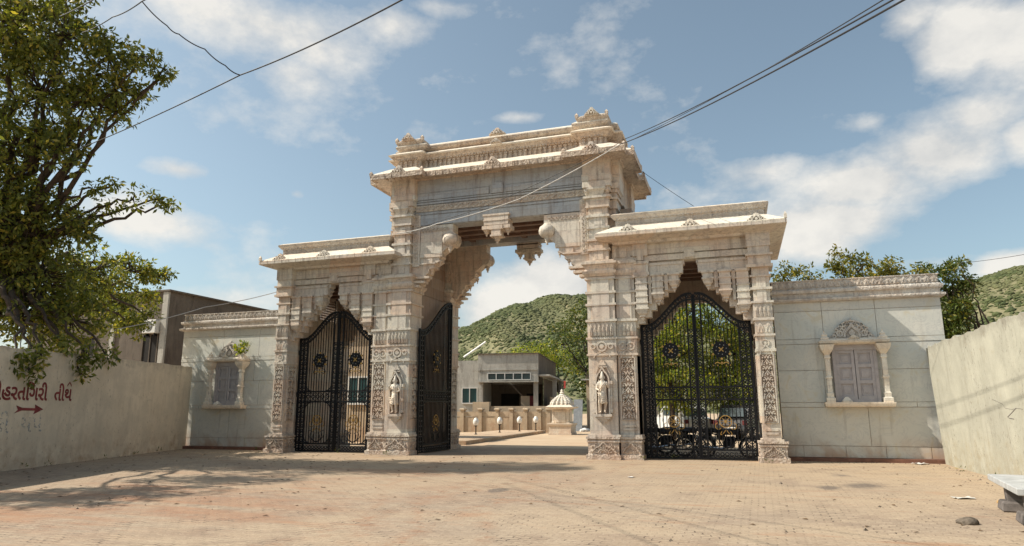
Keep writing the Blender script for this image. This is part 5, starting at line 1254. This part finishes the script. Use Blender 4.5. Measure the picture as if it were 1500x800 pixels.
# ================================================================== HILLS
def hprof(az):   # silhouette slope by azimuth (deg)
    return float(np.interp(az,[-80,-60,-40,-30,-24,-21.7,-19.5,-17.7,-15,-11.9,-8,-2,5,11,14.4,16.2,19.3,23,30,45,80],[.05,.06,.06,.07,.098,.112,.139,.152,.158,.156,.13,.1,.1,.115,.133,.146,.160,.17,.17,.13,.08]))
na,nr=300,90; azs=np.linspace(-75,75,na); rs=np.linspace(150,620,nr)
def hz(az,r):
    s=np.clip((r-170)/(430-170),0,1); s=s*s*(3-2*s)
    w=1+.06*math.sin(az*.9+r*.02)*(1-s)
    fall=1-max(0,(r-430)/190)*.9
    n_=sum(math.sin(az*fq*1.3+r*fq*.05+k)*am for k,(fq,am) in enumerate(((.5,2.2),(1.3,1.2),(3.1,.5),(6.7,.25))))
    return max(-1,(hprof(az)*430)*s*w*fall+n_*s*.7+1.5*(s>0)*s)-.5
vs=[];fs=[]
HZ=np.zeros((na,nr))
for i,a in enumerate(azs):
    for j,r in enumerate(rs):
        z=hz(a,r); HZ[i,j]=z; ar=math.radians(a); vs.append((CAM.x+r*math.sin(ar),CAM.y+r*math.cos(ar),z))
for i in range(na-1):
    for j in range(nr-1): k=i*nr+j; fs.append((k,k+nr,k+nr+1,k+1))
m=MB(); m.v=vs; m.f=fs; m.m=[0]*len(fs); o=m.build('hill',HILL,None,smooth=True,recalc=False); o['kind']='structure'
# scrub bushes
ico=bmesh.new(); bmesh.ops.create_icosphere(ico,subdivisions=1,radius=1); iv=np.array([v.co[:] for v in ico.verts]); ifc=np.array([[v.index for v in f.verts] for f in ico.faces]); ico.free()
rng=np.random.default_rng(11); pts=[]
for lo,hi,nn in ((-25,-9,24000),(12,23,13000),(-9,12,6000),(-70,70,4000)):
    a=rng.uniform(lo,hi,nn); r=np.sqrt(rng.uniform(190**2,440**2,nn)); 
    for q,w in zip(a,r):
        ar=math.radians(q); pts.append((CAM.x+w*math.sin(ar),CAM.y+w*math.cos(ar),hz(q,w)))
pts=np.array(pts); gn=-.25+np.sin(pts[:,0]*.06+np.sin(pts[:,1]*.045)*2)+np.sin(pts[:,1]*.09+pts[:,0]*.03)+.8*np.sin(pts[:,0]*.21+pts[:,1]*.17); pts=pts[rng.random(len(pts))<np.clip(.62+.35*gn,.12,1)]; N=len(pts); sc=np.clip(rng.lognormal(-.5,.42,(N,1,1)),.25,1.7)*np.array([[[1.15,1.15,.7]]]); jit=1+rng.normal(size=(N,len(iv),1))*.22
V=(pts[:,None,:]+iv[None]*sc*jit).reshape(-1,3); Fc=(ifc[None]+np.arange(N)[:,None,None]*len(iv)).reshape(-1,3)
me=bpy.data.meshes.new('scrub_bushes'); me.vertices.add(len(V)); me.vertices.foreach_set('co',V.ravel()); me.loops.add(Fc.size); me.loops.foreach_set('vertex_index',Fc.ravel().astype(np.int32)); me.polygons.add(len(Fc))
me.polygons.foreach_set('loop_start',np.arange(0,Fc.size,3,dtype=np.int32)); me.polygons.foreach_set('loop_total',np.full(len(Fc),3,dtype=np.int32)); me.materials.append(BUSH); me.update(); me.validate()
o=bpy.data.objects.new('scrub_bushes',me); col.objects.link(o); tag(o,'dense scrub covering the hillsides','scrub',kind='stuff')

# ================================================================== SKY AND SUN
SUN=Vector((-1,-.34,1.07)).normalized(); el=math.asin(SUN.z); azs_=math.atan2(SUN.x,SUN.y)
w=bpy.data.worlds.new('World'); bpy.context.scene.world=w; w.use_nodes=True; nt=w.node_tree; nt.nodes.clear()
class WN(NT):
    def __init__(s): s.t=nt; s.tc=s.n('ShaderNodeTexCoord').outputs['Generated']
T=WN(); out=T.n('ShaderNodeOutputWorld'); sky=T.n('ShaderNodeTexSky'); sky.sky_type='NISHITA'; sky.sun_disc=False
sky.sun_elevation=el; sky.sun_rotation=azs_; sky.altitude=200; sky.air_density=1.0; sky.dust_density=2.5; sky.ozone_density=1.2
x,y,z=T.sep()[:3]
az=T.mth('ARCTAN2',x,y); e_=T.mth('ARCSINE',z)
nv=T.map((1,1,1.7)); wn=T.noise(3.2,7,.62,nv); wn2=T.noise(9,6,.6,T.map((1,1,1.4),loc=(3,1,2)))
cb=T.n('ShaderNodeCombineXYZ'); T.l(az,cb.inputs[0]); T.l(e_,cb.inputs[1])
acc=None
BL=[(380,30,180,65,.68),(470,70,110,45,.5),(575,35,70,35,.7),(640,10,50,20,.6),(425,110,60,35,.5),(265,248,60,18,.75),(215,325,120,40,.75),(165,300,90,35,.6),(762,172,42,11,.6),(435,285,16,9,.5),
    (1400,60,105,70,1.1),(1480,60,90,60,1.0),(1330,30,60,40,.9),(1430,170,120,50,.9),(1370,220,130,70,1.1),(1270,270,130,60,1.0),(1230,320,140,45,.95),(1130,250,90,22,.5),(1190,350,100,40,.75),(1270,180,50,20,.55),
    (820,415,110,65,1.2),(740,450,80,50,1.0),(880,400,60,50,.9),(1490,388,90,24,1.0),(1360,385,90,16,.5),(1500,200,60,50,.8),(300,440,260,20,.35),
    (1900,200,300,90,.9),(-500,100,300,90,.8),(2400,350,300,80,.8),(900,-500,350,160,.8),(-300,400,250,40,.7)]
for bx,by,rx,ry,am in BL:
    if abs(bx)>1800 or bx<-200 or by<-200:
        a0=math.radians(-18.27)+math.atan((bx-750)/F)*1.0; e0=pit+math.atan((400-by)/F)
        cx_,cy_,sx_,sy_=a0,max(.05,e0),rx/F,ry/F
    else:
        d=ray(bx,by).normalized(); cx_=math.atan2(d.x,d.y); cy_=math.asin(d.z)
        d1=ray(bx+rx*.5,by).normalized(); d2=ray(bx,by-ry*.5).normalized()
        sx_=max(.01,abs(math.atan2(d1.x,d1.y)-cx_)*2); sy_=max(.01,abs(math.asin(d2.z)-cy_)*2)
    s1=T.n('ShaderNodeVectorMath',operation='SUBTRACT'); T.l(cb.outputs[0],s1.inputs[0]); s1.inputs[1].default_value=(cx_,cy_,0)
    s2=T.n('ShaderNodeVectorMath',operation='MULTIPLY'); T.l(s1.outputs[0],s2.inputs[0]); s2.inputs[1].default_value=(1/sx_,1/sy_,0)
    s3=T.n('ShaderNodeVectorMath',operation='LENGTH'); T.l(s2.outputs[0],s3.inputs[0])
    k=T.mth('MULTIPLY',T.rmp(s3.outputs['Value'],1.25,.1,0,1),am)
    acc=k if acc is None else T.mth('MAXIMUM',acc,k)
dens=T.mth('ADD',acc,T.mth('ADD',T.mth('MULTIPLY',T.mth('SUBTRACT',wn,.5),2.3),T.mth('MULTIPLY',T.mth('SUBTRACT',wn2,.5),.9)))
mask=T.rmp(dens,.10,.72,0,.96); sm=T.n('ShaderNodeMath',operation='SMOOTH_MIN') 
ccol=T.mix(T.rmp(T.mth('ADD',T.mth('MULTIPLY',wn2,.6),T.mth('MULTIPLY',wn,.4)),.36,.58),(.55,.56,.56),(.84,.81,.75))
ccol=T.mix(T.rmp(e_,.05,.5,.0,.2),ccol,(.62,.63,.64))
bg=T.n('ShaderNodeBackground'); bg.inputs[1].default_value=.124
tint=T.mix(.5,sky.outputs[0],(.93,1.0,.98),'MULTIPLY')
hs=T.n('ShaderNodeHueSaturation'); hs.inputs['Saturation'].default_value=.74; T.l(sky.outputs[0],hs.inputs['Color']); tint=T.mix(1.0,hs.outputs[0],(.93,1.04,.99),'MULTIPLY')
T.l(tint,bg.inputs[0])
bg2=T.n('ShaderNodeBackground'); T.l(ccol,bg2.inputs[0]); bg2.inputs[1].default_value=.92
mx=T.n('ShaderNodeMixShader'); T.l(mask,mx.inputs[0]); T.l(bg.outputs[0],mx.inputs[1]); T.l(bg2.outputs[0],mx.inputs[2]); T.l(mx.outputs[0],out.inputs[0])
ld=bpy.data.lights.new('sun','SUN'); ld.energy=5.0; ld.angle=math.radians(.53); ld.color=(1,.91,.78); lo=bpy.data.objects.new('sun',ld); col.objects.link(lo)
lo.rotation_euler=(-SUN).to_track_quat('-Z','Y').to_euler(); lo.location=(-20,-10,30)
sc=bpy.context.scene; sc.view_settings.view_transform='Standard'; sc.view_settings.look='None'; sc.view_settings.exposure=.27; sc.view_settings.gamma=1
sc.render.engine='CYCLES'; sc.cycles.max_bounces=6; sc.cycles.diffuse_bounces=4; sc.cycles.transparent_max_bounces=8; sc.cycles.use_denoising=True
